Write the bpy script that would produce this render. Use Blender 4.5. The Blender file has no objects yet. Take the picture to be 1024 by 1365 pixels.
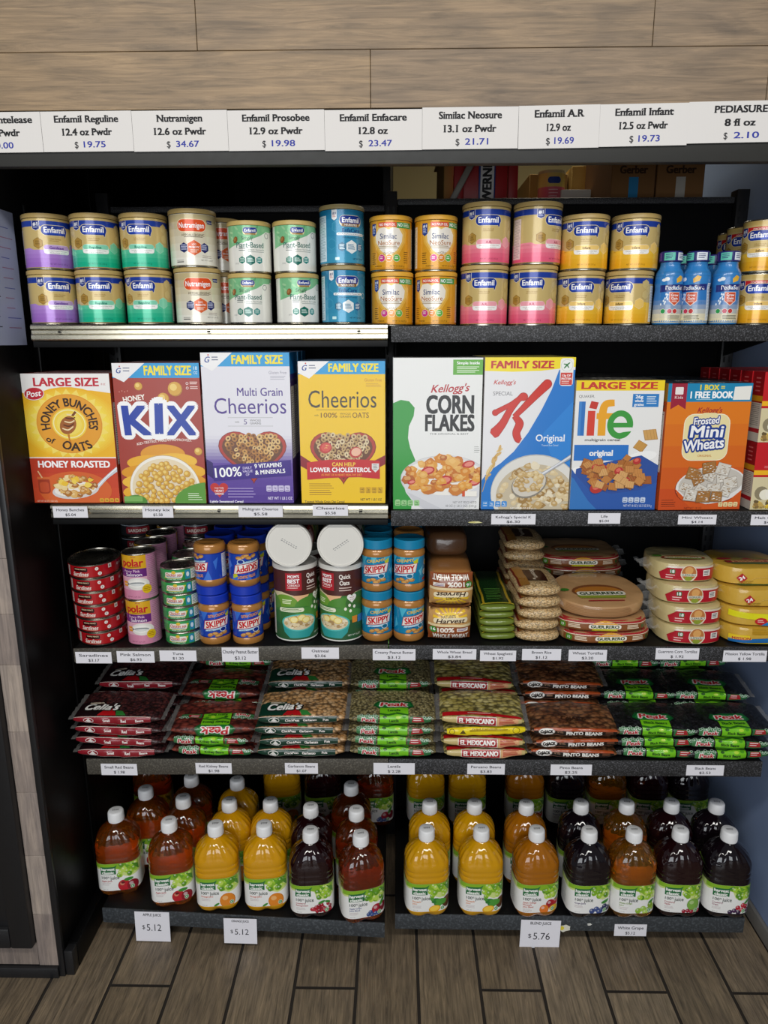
import bpy, bmesh, math, random
from math import sin, cos, pi, radians, atan2, asin, sqrt
from mathutils import Vector, Matrix, noise
from mathutils.geometry import tessellate_polygon

scene = bpy.context.scene
COL = scene.collection
# ------------------------------------------------------------------ camera
CAM = Vector((.0175, -1.55, 1.51)); FPX = 960.0
RCAM = Matrix.Rotation(radians(1.0), 3, 'Z') @ Matrix.Rotation(pi/2-radians(13.3), 3, 'X') @ Matrix.Rotation(radians(-.15), 3, 'Z')
cd = bpy.data.cameras.new('camera'); cam = bpy.data.objects.new('camera', cd); COL.objects.link(cam)
cd.sensor_fit = 'VERTICAL'; cd.sensor_height = 36.0; cd.lens = FPX/1365*36; cd.clip_start = .02; cd.clip_end = 60
cam.matrix_world = Matrix.Translation(CAM) @ RCAM.to_4x4()
scene.camera = cam
# ------------------------------------------------------------------ world, lights, exposure
scene.view_settings.view_transform = 'Standard'; scene.view_settings.look = 'None'
scene.view_settings.gamma = 1; scene.view_settings.use_curve_mapping = False
scene.view_settings.exposure = 0.0
w = bpy.data.worlds.new('world'); scene.world = w; w.use_nodes = True
w.node_tree.nodes['Background'].inputs[0].default_value = (.86, .93, 1, 1)
w.node_tree.nodes['Background'].inputs[1].default_value = .12
def area(name, loc, target, sx, sy, power, col=(1, 1, 1)):
    l = bpy.data.lights.new(name, 'AREA'); l.shape = 'RECTANGLE'; l.size = sx; l.size_y = sy; l.energy = power; l.color = col
    o = bpy.data.objects.new(name, l); COL.objects.link(o); o.location = loc
    o.rotation_euler = (Vector(target)-Vector(loc)).to_track_quat('-Z', 'Y').to_euler(); return o
area('ceiling_tube', (-.75, -1.75, 2.75), (-.7, -.6, 0), 1.2, .28, 19, (1, .97, .9))
area('ceiling_tube', (.75, -1.75, 2.75), (.7, -.6, 0), 1.2, .28, 18, (1, .98, .93))
area('shop_window', (-.5, -4.6, 1.55), (0, 0, .8), 3.4, 2.2, 98, (.92, .96, 1))
area('stock_room_fill', (.6, 1.25, 2.62), (.6, 1.25, 0), .5, .5, 5, (1, .93, .75))  # added fill light for the stock behind the panels, no visible fixture

# ------------------------------------------------------------------ helpers
def lin(c):
    return c/12.92 if c <= .04045 else ((c+.055)/1.055)**2.4
_hc = {}
def H(c):
    if isinstance(c, tuple): return c
    if c not in _hc:
        s = c.lstrip('#')
        if len(s) == 3: s = ''.join(q*2 for q in s)
        _hc[c] = tuple(lin(int(s[i:i+2], 16)/255) for i in (0, 2, 4))
    return _hc[c]
def mixc(a, b, t):
    a, b = H(a), H(b); return tuple(a[i]*(1-t)+b[i]*t for i in range(3))
def at(px, py, Y=None, Z=None):
    d = RCAM @ Vector(((px-512)/FPX, (682.5-py)/FPX, -1))
    t = (Y-CAM.y)/d.y if Y is not None else (Z-CAM.z)/d.z
    return CAM+d*t
def X(px, Y, Z):                       # the X on a shelf of known depth and height
    R = RCAM.transposed(); k = (px-512)/FPX
    q = R @ (Vector((0, Y, Z))-CAM); ex = R @ Vector((1, 0, 0))
    return (-k*q.z-q.x)/(ex.x+k*ex.z)
def face_cam(x, y): return atan2(CAM.x-x, y-CAM.y)

def mat(name, color=None, rough=.5, metal=0, coat=0, spec=.5, trans=0, rn=.06, scale=60, bump=0, bscale=80, ior=1.45):
    m = bpy.data.materials.new(name); m.use_nodes = True; nt = m.node_tree; b = nt.nodes['Principled BSDF']
    N = nt.nodes.new; L = nt.links.new
    if color is None:
        a = N('ShaderNodeAttribute'); a.attribute_name = 'Col'; L(a.outputs['Color'], b.inputs['Base Color'])
    else: b.inputs['Base Color'].default_value = (*H(color), 1)
    b.inputs['Metallic'].default_value = metal; b.inputs['Coat Weight'].default_value = coat; b.inputs['Coat Roughness'].default_value = .12
    b.inputs['Specular IOR Level'].default_value = spec; b.inputs['Transmission Weight'].default_value = trans; b.inputs['IOR'].default_value = ior
    tc = N('ShaderNodeTexCoord'); nz = N('ShaderNodeTexNoise'); nz.inputs['Scale'].default_value = scale; L(tc.outputs['Object'], nz.inputs['Vector'])
    mr = N('ShaderNodeMapRange'); mr.inputs[3].default_value = max(0, rough-rn); mr.inputs[4].default_value = rough+rn
    L(nz.outputs[0], mr.inputs[0]); L(mr.outputs[0], b.inputs['Roughness'])
    if bump:
        n2 = N('ShaderNodeTexNoise'); n2.inputs['Scale'].default_value = bscale; n2.inputs['Detail'].default_value = 4; L(tc.outputs['Object'], n2.inputs['Vector'])
        bp = N('ShaderNodeBump'); bp.inputs['Strength'].default_value = bump; bp.inputs['Distance'].default_value = .002
        L(n2.outputs[0], bp.inputs['Height']); L(bp.outputs[0], b.inputs['Normal'])
    return m
M_CARD = mat('printed_carton', rough=.42, coat=.25)
M_TIN = mat('printed_tin', rough=.24, coat=.5, metal=.12)
M_PLA = mat('moulded_plastic', rough=.38)
M_FILM = mat('printed_film', rough=.3, coat=.5, bump=.25, bscale=90)
M_PAPER = mat('paper', rough=.6, spec=.3)
M_METAL = mat('tin_plate', '#b9b4a8', rough=.28, metal=1)
M_BLACK = mat('black_steel', '#0a0a0b', rough=.5, spec=.3)
M_SIDE = mat('black_panel', '#060607', rough=.42, spec=.25, bump=.12, bscale=14)
M_BACK = mat('black_back_panel', '#050506', rough=.6, spec=.2)
M_BLK2 = mat('black_trim', '#1c1c1e', rough=.4, bump=.1, bscale=30)
M_BAR = mat('grey_header_metal', '#2b2a27', rough=.5)
M_CLEAR = mat('clear_film', '#ffffff', rough=.12, trans=0, bump=.9, bscale=38)
def clear_setup():
    nt = M_CLEAR.node_tree; b = nt.nodes['Principled BSDF']; b.inputs['Alpha'].default_value = .1
clear_setup()

def speckle(name, c0, c1, rough=.5, metal=.2, sc=260):
    m = mat(name, c0, rough=rough, metal=metal, bump=.5, bscale=sc); nt = m.node_tree; b = nt.nodes['Principled BSDF']
    tc = nt.nodes.new('ShaderNodeTexCoord'); nz = nt.nodes.new('ShaderNodeTexNoise'); nz.inputs['Scale'].default_value = sc*1.4; nz.inputs['Detail'].default_value = 3
    cr = nt.nodes.new('ShaderNodeValToRGB'); cr.color_ramp.elements[0].position = .5; cr.color_ramp.elements[1].position = .68
    cr.color_ramp.elements[0].color = (*H(c0), 1); cr.color_ramp.elements[1].color = (*H(c1), 1)
    nt.links.new(tc.outputs['Object'], nz.inputs['Vector']); nt.links.new(nz.outputs[0], cr.inputs[0]); nt.links.new(cr.outputs[0], b.inputs['Base Color'])
    return m
M_LIP = speckle('hammered_grey_paint', '#2a2a2b', '#626266', sc=330)
M_CHAN = mat('brushed_channel', '#cfc8b4', rough=.22, metal=1, rn=.1, scale=12)

# ---------------------------------------------------------------- flat artwork, printed on surfaces
_tx = {}
def text_tris(s, off, serif):
    k = (s, off, serif)
    if k in _tx: return _tx[k]
    cu = bpy.data.curves.new('t', 'FONT'); cu.body = s; cu.size = 1; cu.offset = off; cu.resolution_u = 3; cu.fill_mode = 'FRONT'
    ob = bpy.data.objects.new('t', cu); me = bpy.data.meshes.new_from_object(ob)
    vs = [(v.co.x, v.co.y) for v in me.vertices]; fs = [tuple(p.vertices) for p in me.polygons]
    tr = [[vs[i] for i in f] for f in fs]; sf = []
    if serif:
        cnt = {}
        for f in fs:
            for i in range(len(f)):
                e = tuple(sorted((f[i], f[(i+1) % len(f)]))); cnt[e] = cnt.get(e, 0)+1
        for (a, b), n in cnt.items():
            if n == 1:
                (xa, ya), (xb, yb) = vs[a], vs[b]
                ln = abs(xa-xb)
                if abs(ya-yb) < .004 and .05 < ln < .17:
                    x0, x1 = min(xa, xb)-.09, max(xa, xb)+.09
                    up = ya > .3; t = .055
                    y0, y1 = (ya-t, ya) if up else (ya, ya+t)
                    sf.append([(x0, y0), (x1, y0), (x1, y1), (x0, y1)])
    bpy.data.objects.remove(ob); bpy.data.curves.remove(cu); bpy.data.meshes.remove(me)
    _tx[k] = (tr, sf); return _tx[k]
CAP = .682
def clip_half(p, ax, val, keep_less):
    out = []; n = len(p)
    for i in range(n):
        a, b = p[i], p[(i+1) % n]
        ia = (a[ax] <= val) if keep_less else (a[ax] >= val); ib = (b[ax] <= val) if keep_less else (b[ax] >= val)
        if ia: out.append(a)
        if ia != ib:
            t = (val-a[ax])/(b[ax]-a[ax]); out.append((a[0]+(b[0]-a[0])*t, a[1]+(b[1]-a[1])*t))
    return out
def slice_poly(p, ax, step):
    lo = min(q[ax] for q in p); hi = max(q[ax] for q in p)
    i0 = math.floor(lo/step+1e-6); i1 = math.ceil(hi/step-1e-6)
    if i1-i0 <= 1: return [p]
    res = []; rest = p
    for i in range(i0+1, i1):
        a = clip_half(rest, ax, i*step, True); rest = clip_half(rest, ax, i*step, False)
        if len(a) > 2: res.append(a)
        if len(rest) < 3: break
    if len(rest) > 2: res.append(rest)
    return res
class Art:
    """flat print in millimetres; every shape gets the lowest ink layer that clears what it overprints"""
    def __init__(s, clip=None): s.sh = []; s.clip = clip; s.tf = None
    def put(s, polys, c, lay=None):
        if s.tf: polys = [[s.tf(*q) for q in p] for p in polys]
        if s.clip:
            x0, y0, x1, y1 = s.clip; o = []
            for p in polys:
                if min(q[0] for q in p) < x0 or max(q[0] for q in p) > x1 or min(q[1] for q in p) < y0 or max(q[1] for q in p) > y1:
                    for ax, v, k in ((0, x0, False), (0, x1, True), (1, y0, False), (1, y1, True)):
                        p = clip_half(p, ax, v, k)
                        if len(p) < 3: break
                if len(p) > 2: o.append(p)
            polys = o
        if not polys: return
        xs = [q[0] for p in polys for q in p]; ys = [q[1] for p in polys for q in p]
        bb = (min(xs), min(ys), max(xs), max(ys))
        if lay is None:
            lay = 1
            for b, l in ((t[3], t[2]) for t in s.sh):
                if l >= lay and b[0] < bb[2] and b[2] > bb[0] and b[1] < bb[3] and b[3] > bb[1]: lay = l+1
        s.sh.append((polys, H(c), lay, bb))
    def rect(s, x0, y0, x1, y1, c): s.put([[(x0, y0), (x1, y0), (x1, y1), (x0, y1)]], c)
    def poly(s, pts, c):
        tr = tessellate_polygon([[Vector((x, y, 0)) for x, y in pts]])
        out = []
        for t in tr:
            p = [pts[i] for i in t]
            a = (p[1][0]-p[0][0])*(p[2][1]-p[0][1])-(p[1][1]-p[0][1])*(p[2][0]-p[0][0])
            out.append(p if a > 0 else p[::-1])
        s.put(out, c)
    def ell(s, x, y, rx, ry, c, n=20, rot=0, a0=0, a1=2*pi):
        ca, sa = cos(rot), sin(rot); full = a1-a0 > 6.28
        p = []
        for i in range(n if full else n+1):
            t = a0+(a1-a0)*i/n; u, v = rx*cos(t), ry*sin(t); p.append((x+u*ca-v*sa, y+u*sa+v*ca))
        s.put([p], c)
    def ring(s, x, y, rx, ry, w, c, n=24, rot=0):
        ps = []; ca, sa = cos(rot), sin(rot)
        def P(t, k):
            u, v = (rx-k)*cos(t), (ry-k)*sin(t); return (x+u*ca-v*sa, y+u*sa+v*ca)
        for i in range(n):
            a, b = 2*pi*i/n, 2*pi*(i+1)/n; ps.append([P(a, w), P(a, 0), P(b, 0), P(b, w)])
        s.put(ps, c)
    def rr(s, x0, y0, x1, y1, r, c):
        r = min(r, (x1-x0)/2, (y1-y0)/2); p = []
        for cx, cy, a in ((x1-r, y1-r, 0), (x0+r, y1-r, pi/2), (x0+r, y0+r, pi), (x1-r, y0+r, 1.5*pi)):
            p += [(cx+r*cos(a+i*pi/10), cy+r*sin(a+i*pi/10)) for i in range(6)]
        s.put([p], c)
    def hexa(s, x, y, r, c, k=1.0): s.put([[(x+r*k*sin(i*pi/3), y+r*cos(i*pi/3)) for i in range(5, -1, -1)]], c)
    def stroke(s, pts, ws, c, sub=8):
        P = [Vector(p) for p in pts]; n = len(P); pp = []; ww = []
        for i in range(n-1):
            p0, p1, p2, p3 = P[max(i-1, 0)], P[i], P[i+1], P[min(i+2, n-1)]
            for k in range(sub):
                t = k/sub
                pp.append(.5*((2*p1)+(p2-p0)*t+(2*p0-5*p1+4*p2-p3)*t*t+(3*p1-p0-3*p2+p3)*t**3)); ww.append(ws[i]*(1-t)+ws[i+1]*t)
        pp.append(P[-1]); ww.append(ws[-1]); q = []
        for i in range(len(pp)):
            d = pp[min(i+1, len(pp)-1)]-pp[max(i-1, 0)]; d.normalize(); nn = Vector((-d.y, d.x))*ww[i]/2
            q.append((pp[i]+nn, pp[i]-nn))
        s.put([[tuple(q[i][0]), tuple(q[i][1]), tuple(q[i+1][1]), tuple(q[i+1][0])] for i in range(len(q)-1)], c)
    def text(s, t, x, y, h, c, w=None, b=0, sh=0, al='c', rot=0, serif=False, warp=None, out=None):
        """x, y: middle of the line; h: cap height; w: fitted width; out: (colour, grow) outline"""
        if out: s._text(t, x, y, h, out[0], w, b+out[1], sh, al, rot, serif, warp, b)
        s._text(t, x, y, h, c, w, b, sh, al, rot, serif, warp, b)
    def _text(s, t, x, y, h, c, w, off, sh, al, rot, serif, warp, off0):
        base, sf = text_tris(t, 0, serif)
        if not base: return
        x0 = min(q[0] for p in base for q in p); x1 = max(q[0] for p in base for q in p)
        ky = h/CAP; kx = w/(x1-x0) if w else ky; ax = {'c': (x0+x1)/2, 'l': x0, 'r': x1}[al]
        ca, sa = cos(rot), sin(rot); d = [(0, 0)]
        if off > .004:                                                  # heavier weights: the glyph struck again beside itself
            k = off*.8; d = [(k, 0), (-k, 0)] if h < 5 else ([(k, k*.6), (-k, k*.6), (k, -k*.6), (-k, -k*.6)] if off < .07 else [(off*cos(i*pi/10), off*sin(i*pi/10)) for i in range(20)]+[(0, 0)])
            if .04 < off < .07: d.append((0, 0))
        runs = [[[(u+a, v+b_) for u, v in p] for p in base] for a, b_ in d]
        if sf: runs += [sf[0::2], sf[1::2]]
        l0 = None
        for i, tr in enumerate(runs):
            o = []
            for p in tr:
                r = []
                for (u, v) in p:
                    v2 = v*ky-h/2; u2 = (u-ax)*kx+sh*v2
                    r.append(warp(x, y, u2, v2) if warp else (x+u2*ca-v2*sa, y+u2*sa+v2*ca))
                o.append(r)
            s.put(o, c, None if l0 is None else l0+i*.3)
            if l0 is None and s.sh: l0 = s.sh[-1][2]
    def lines(s, x0, x1, y1, y0, n, c, t=.5, rng=random.Random(3)):     # small print as rules
        for i in range(n):
            y = y1+(y0-y1)*i/max(1, n-1); s.rect(x0, y, x0+(x1-x0)*rng.uniform(.75, 1), y+t, c)
    def grad(s, x0, y0, x1, y1, ca, cb, n=10):                          # printed vignette
        for i in range(n): s.rect(x0, y0+(y1-y0)*i/n, x1, y0+(y1-y0)*(i+1)/n, mixc(ca, cb, (i+.5)/n))

EPS = 7e-5
class MB:
    def __init__(s): s.v = []; s.f = []; s.m = []; s.c = []; s.s = []
    def add(s, vs, fs, m=0, c=(1, 1, 1), smooth=True):
        k = len(s.v); s.v += [tuple(v) for v in vs]; c = H(c)
        for f in fs: s.f.append([i+k for i in f]); s.m.append(m); s.c.append(c); s.s.append(smooth)
        return s
    def box(s, x0, y0, z0, x1, y1, z1, m=0, c=(1, 1, 1), cols=None):
        vs = [(x, y, z) for z in (z0, z1) for y in (y0, y1) for x in (x0, x1)]
        fs = [(0, 2, 3, 1), (4, 5, 7, 6), (0, 1, 5, 4), (3, 2, 6, 7), (2, 0, 4, 6), (1, 3, 7, 5)]   # bottom top front back left right
        for i, f in enumerate(fs): s.add([vs[j] for j in f], [(0, 1, 2, 3)], m, cols[i] if cols else c, False)
        return s
    def rbox(s, x0, y0, z0, x1, y1, z1, r=.003, m=0, c=(1, 1, 1), seg=2, rot=None, org=(0, 0, 0)):
        b = bmesh.new(); bmesh.ops.create_cube(b, size=1)
        for v in b.verts: v.co = Vector(((v.co.x+.5)*(x1-x0)+x0, (v.co.y+.5)*(y1-y0)+y0, (v.co.z+.5)*(z1-z0)+z0))
        bmesh.ops.bevel(b, geom=list(b.edges), offset=r, segments=seg, affect='EDGES', profile=.5)
        if rot:
            for v in b.verts: v.co = rot @ (v.co-Vector(org))+Vector(org)
        b.verts.index_update(); s.add([v.co[:] for v in b.verts], [[v.index for v in f.verts] for f in b.faces], m, c); b.free(); return s
    def rings(s, rs, m=0, c=(1, 1, 1), cap0=True, cap1=True, cols=None, smooth=True):
        n = len(rs[0]); vs = [p for r in rs for p in r]
        k = len(s.v); s.v += [tuple(v) for v in vs]
        for i in range(len(rs)-1):
            cc = H(cols[i]) if cols else H(c)
            for j in range(n):
                j2 = (j+1) % n; s.f.append([k+i*n+j, k+i*n+j2, k+(i+1)*n+j2, k+(i+1)*n+j]); s.m.append(m); s.c.append(cc); s.s.append(smooth)
        for q, i, rev in ((cap0, 0, True), (cap1, len(rs)-1, False)):
            if q:
                f = [k+i*n+j for j in range(n)]; s.f.append(f[::-1] if rev else f); s.m.append(m); s.c.append(H(cols[min(i, len(rs)-2)]) if cols else H(c)); s.s.append(False)
        return s
    def lathe(s, prof, m=0, c=(1, 1, 1), n=40, cols=None, ys=1.0, cap0=True, cap1=True):
        return s.rings([[(r*sin(2*pi*j/n), -r*ys*cos(2*pi*j/n), z) for j in range(n)] for r, z in prof], m, c, cap0, cap1, cols)
    def art(s, a, fn, m=0, du=None, dv=None):
        for polys, c, lay, bb in a.sh:
            key = {}; vs = []; fs = []
            for p in polys:
                ps = [p]
                if du: ps = [q for r in ps for q in slice_poly(r, 0, du)]
                if dv: ps = [q for r in ps for q in slice_poly(r, 1, dv)]
                for q in ps:
                    ar = sum(q[i][0]*q[(i+1) % len(q)][1]-q[(i+1) % len(q)][0]*q[i][1] for i in range(len(q)))
                    if abs(ar) < 1e-6: continue
                    if ar < 0: q = q[::-1]
                    ix = []
                    for u, v in q:
                        kk = (round(u, 3), round(v, 3))
                        if kk not in key: key[kk] = len(vs); vs.append(fn(u*.001, v*.001, lay*EPS+.00004))
                        if not ix or ix[-1] != key[kk]: ix.append(key[kk])
                    if len(ix) > 1 and ix[0] == ix[-1]: ix.pop()
                    if len(set(ix)) == len(ix) and len(ix) > 2: fs.append(ix)
            if fs: s.add(vs, fs, m, c, du is not None)
        return s
    def mesh(s, name, mats, sharp=38):
        me = bpy.data.meshes.new(name); me.from_pydata(s.v, [], s.f)
        for q in mats: me.materials.append(q)
        me.polygons.foreach_set('material_index', s.m); me.polygons.foreach_set('use_smooth', s.s)
        ca = me.color_attributes.new('Col', 'FLOAT_COLOR', 'CORNER'); d = []
        for f, c in zip(s.f, s.c): d += [c[0], c[1], c[2], 1.0]*len(f)
        ca.data.foreach_set('color', d)
        me.update(); me.set_sharp_from_angle(angle=radians(sharp)); return me
def link(name, me, parent=None, loc=(0, 0, 0), rz=0, rot=None, **kw):
    o = bpy.data.objects.new(name, me); COL.objects.link(o); o.location = loc; o.rotation_euler = rot if rot else (0, 0, rz)
    if parent: o.parent = parent
    for k, v in kw.items(): o[k] = v
    return o
def place(spec, loc, rz=0, label='', group=None, rot=None, cat=None):
    """spec: (name, mesh, category, [(part name, mesh, part label or None, [sub-parts])])"""
    o = link(spec[0], spec[1], None, loc, rz, rot, label=label, category=cat or spec[2])
    if group: o['group'] = group
    def kids(par, ps):
        for p in ps:
            q = link(p[0], p[1], par)
            if len(p) > 2 and p[2]: q['label'] = p[2]
            if len(p) > 3: kids(q, p[3])
    kids(o, spec[3]); return o
def struct(name, me, **kw): return link(name, me, kind='structure', **kw)
def front(W, Hh, y=0, z0=0):           # print on a flat front; u from the left edge, v from the bottom
    return lambda u, v, h: (u-W/2, y-h, z0+v)
def cyl(r, z0=0, ys=1.0):
    def f(u, v, h):
        a = u/r; return ((r+h)*sin(a), -(r+h)*ys*cos(a), z0+v)
    return f
# ================================================================= setting
R0 = random.Random(11)
def wood_mat(name, axis, dark, contrast=.55, sc=1.0, rough=.5):
    m = bpy.data.materials.new(name); m.use_nodes = True; nt = m.node_tree; b = nt.nodes['Principled BSDF']; N = nt.nodes.new; L = nt.links.new
    at_ = N('ShaderNodeAttribute'); at_.attribute_name = 'Col'
    tc = N('ShaderNodeTexCoord'); mp = N('ShaderNodeMapping'); s = [55*sc, 55*sc, 55*sc]; s[axis] = 3.2*sc; mp.inputs['Scale'].default_value = s
    L(tc.outputs['Object'], mp.inputs['Vector'])
    n1 = N('ShaderNodeTexNoise'); n1.inputs['Scale'].default_value = 1.0; n1.inputs['Detail'].default_value = 7; n1.inputs['Roughness'].default_value = .68; n1.inputs['Distortion'].default_value = .9
    L(mp.outputs[0], n1.inputs['Vector'])
    mp2 = N('ShaderNodeMapping'); s2 = [9*sc]*3; s2[axis] = 2.2*sc; mp2.inputs['Scale'].default_value = s2; L(tc.outputs['Object'], mp2.inputs['Vector'])
    n2 = N('ShaderNodeTexNoise'); n2.inputs['Scale'].default_value = 1; n2.inputs['Detail'].default_value = 5; n2.inputs['Distortion'].default_value = 1.6; L(mp2.outputs[0], n2.inputs['Vector'])
    cr = N('ShaderNodeValToRGB'); cr.color_ramp.elements[0].position = .3; cr.color_ramp.elements[1].position = .72
    cr.color_ramp.elements[0].color = (contrast,)*3+(1,); cr.color_ramp.elements[1].color = (1.18, 1.16, 1.12, 1); L(n1.outputs[0], cr.inputs[0])
    c2 = N('ShaderNodeValToRGB'); c2.color_ramp.elements[0].position = .3; c2.color_ramp.elements[1].position = .7
    c2.color_ramp.elements[0].color = (.72, .72, .74, 1); c2.color_ramp.elements[1].color = (1.12, 1.1, 1.05, 1); L(n2.outputs[0], c2.inputs[0])
    mx = N('ShaderNodeMix'); mx.data_type = 'RGBA'; mx.blend_type = 'MULTIPLY'; mx.inputs[0].default_value = 1
    L(at_.outputs['Color'], mx.inputs[6]); L(cr.outputs[0], mx.inputs[7])
    my = N('ShaderNodeMix'); my.data_type = 'RGBA'; my.blend_type = 'MULTIPLY'; my.inputs[0].default_value = 1
    L(mx.outputs[2], my.inputs[6]); L(c2.outputs[0], my.inputs[7]); L(my.outputs[2], b.inputs['Base Color'])
    b.inputs['Roughness'].default_value = rough
    bp = N('ShaderNodeBump'); bp.inputs['Strength'].default_value = .25; bp.inputs['Distance'].default_value = .002; L(n1.outputs[0], bp.inputs['Height']); L(bp.outputs[0], b.inputs['Normal'])
    return m
M_WALLWOOD = wood_mat('wall_plank_wood', 0, .5, .45, 2.0)
M_COLWOOD = wood_mat('column_plank_wood', 2, .5, .55, 2.0)
M_FLOOR = wood_mat('wood_look_tile', 1, .5, .3, 3.0, .45)
M_GROUT = mat('grout', '#2b2520', rough=.9)
M_BLUE = mat('blue_grey_paint', '#8a9dc2', rough=.55, bump=.08, bscale=8)
M_BEIGE = mat('beige_paint', '#c9b683', rough=.8)

# floor: wood-look tiles with staggered end joints
mb = MB(); mb.add([(-3, -3.2, -.003), (3, -3.2, -.003), (3, 2.4, -.003), (-3, 2.4, -.003)], [(0, 1, 2, 3)], 1)
fx0 = at(229, 1312, Z=0).x; fw = (at(972, 1318, Z=0).x-at(229, 1312, Z=0).x)/9; jy = at(188, 1314, Z=0).y
for i in range(-18, 20):
    off = 0 if i in (-1, 2, 5, 7, 9, -4, 12) else R0.choice((.3, .42, .55))
    xa, xb = fx0+i*fw, fx0+(i+1)*fw
    for k in range(-4, 5):
        ya, yb = jy+off+(k-1)*.9, jy+off+k*.9
        if yb < -3.1 or ya > 2.3: continue
        c = mixc('#877763', '#978773', R0.random()); g = .0038
        mb.add([(xa+g, max(ya, -3.1)+g, 0), (xb-g, max(ya, -3.1)+g, 0), (xb-g, min(yb, 2.35)-g, 0), (xa+g, min(yb, 2.35)-g, 0)], [(0, 1, 2, 3)], 0, c, False)
        mb.add([(xa+g, ya+g, 0), (xb-g, ya+g, 0), (xb-g, ya+g, -.003), (xa+g, ya+g, -.003)], [(0, 1, 2, 3)], 1, c, False)
struct('floor', mb.mesh('floor', [M_FLOOR, M_GROUT]))

# front wall above the niche: wide planks, then the grey header bar
YF = -.11
mb = MB()
for za, zb, seams in ((1.9225, 2.018, (-1.7, -1.02, -.03, .68, 1.7)), (2.018, 2.18, (-1.7, -.34, .47, 1.7)), (2.18, 2.34, (-1.7, -.7, .2, 1.7)), (2.34, 2.75, (-1.7, 0, 1.7))):
    for a, b_ in zip(seams, seams[1:]):
        c = mixc('#a48a6a', '#917c66', R0.random()*.5+(.5 if a > -.1 else 0))
        mb.rbox(a+.0004, YF, za+.0004, b_-.0004, YF+.09, zb-.0004, .0007, 0, c, 1)
struct('wall_front', mb.mesh('wall_front', [M_WALLWOOD]))
mb = MB(); mb.rbox(-1.7, YF+.002, 1.829, 1.7, YF+.022, 1.922, .002)
struct('trim_1', mb.mesh('trim_1', [M_BAR]))
# left column of wood boards with the black jamb of the niche
mb = MB(); z = .03
while z < 1.82:
    h_ = R0.uniform(.09, .17); h_ = min(h_, 1.828-z)
    mb.rbox(-.852, YF+.003, z, -.805, YF+.09, z+h_-.0005, .0006, 0, mixc('#948782', '#b3a59c', R0.random()), 1); z += h_
mb.rbox(-1.7, YF+.004, .031, -.853, YF+.09, .094, .0006, 0, '#93867f', 1)
struct('wall_left_front', mb.mesh('wall_left_front', [M_COLWOOD]))
mb = MB(); mb.rbox(-.804, YF, .0, -.790, YF+.012, 1.828, .002); mb.rbox(-.7899, YF+.004, 0, -.769, YF+.03, .07, .002)
struct('trim_2', mb.mesh('trim_2', [M_BLK2]))
mb = MB(); mb.rbox(-1.7, YF-.006, 0, -.804, YF+.01, .029, .002)
struct('baseboard_left', mb.mesh('baseboard_left', [M_BLK2]))
mb = MB(); mb.rbox(-.800, YF+.013, 0, -.792, .47, 2.69, .001); mb.rbox(-.7919, YF+.031, .0, -.768, .46, .07, .002); mb.rbox(-.7919, .1, .075, -.787, .12, 1.8, .001)
struct('wall_left', mb.mesh('wall_left', [M_SIDE]))
# right wall, back wall, stock-room ceiling
mb = MB(); mb.box(.975, -.02, 0, 1.03, 2.35, 2.7); struct('wall_right', mb.mesh('wall_right', [M_BLUE]))
mb = MB(); mb.rbox(.963, -.02, 0, .9748, 2.34, .045, .004, c='#6d6a66'); struct('baseboard_right', mb.mesh('baseboard_right', [M_PLA]))
mb = MB(); mb.rbox(.976, YF+.003, 0, 1.7, YF+.085, 1.828, .001, c='#8b7d78'); struct('wall_right_front', mb.mesh('wall_right_front', [M_COLWOOD]))
mb = MB(); mb.box(-.8, .47, 0, -.79, 2.35, 2.69, 1); mb.box(-.79, 2.3, 0, -.02, 2.349, 2.69, 1); mb.box(-1.7, 2.35, 0, 1.7, 2.4, 2.7); struct('wall_back', mb.mesh('wall_back', [M_BEIGE, M_BACK]))
mb = MB(); mb.box(-1.7, -.02, 2.7, 1.7, 2.4, 2.75); struct('ceiling', mb.mesh('ceiling', [M_BEIGE]))
mb = MB(); mb.box(-.02, .62, 1.6, .0, 2.34, 2.69); struct('wall_stock_room', mb.mesh('wall_stock_room', [M_BLACK]))
# drinks cooler door at the far left
mb = MB(); mb.rbox(-.905, YF-.016, .095, -.853, YF+.05, 1.828, .004); mb.rbox(-1.7, YF-.016, .095, -.905, YF+.05, .15, .004); mb.rbox(-.935, YF-.006, .15, -.905, YF+.05, 1.828, .004); mb.rbox(-1.7, YF-.006, .15, -.935, YF+.05, .185, .004)
door = struct('door_1', mb.mesh('door_1', [M_BLK2]))
mb = MB(); mb.box(-1.7, YF+.012, .185, -.935, YF+.016, 1.828); link('door_glass', mb.mesh('door_glass', [mat('cooler_glass', '#1a1c1c', rough=.06, trans=.8)]), door)
mb = MB(); mb.box(-1.7, YF+.055, .1, -.86, YF+.06, 1.82, c='#3b382f'); link('door_backing', mb.mesh('door_backing', [M_PLA]), door)

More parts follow.
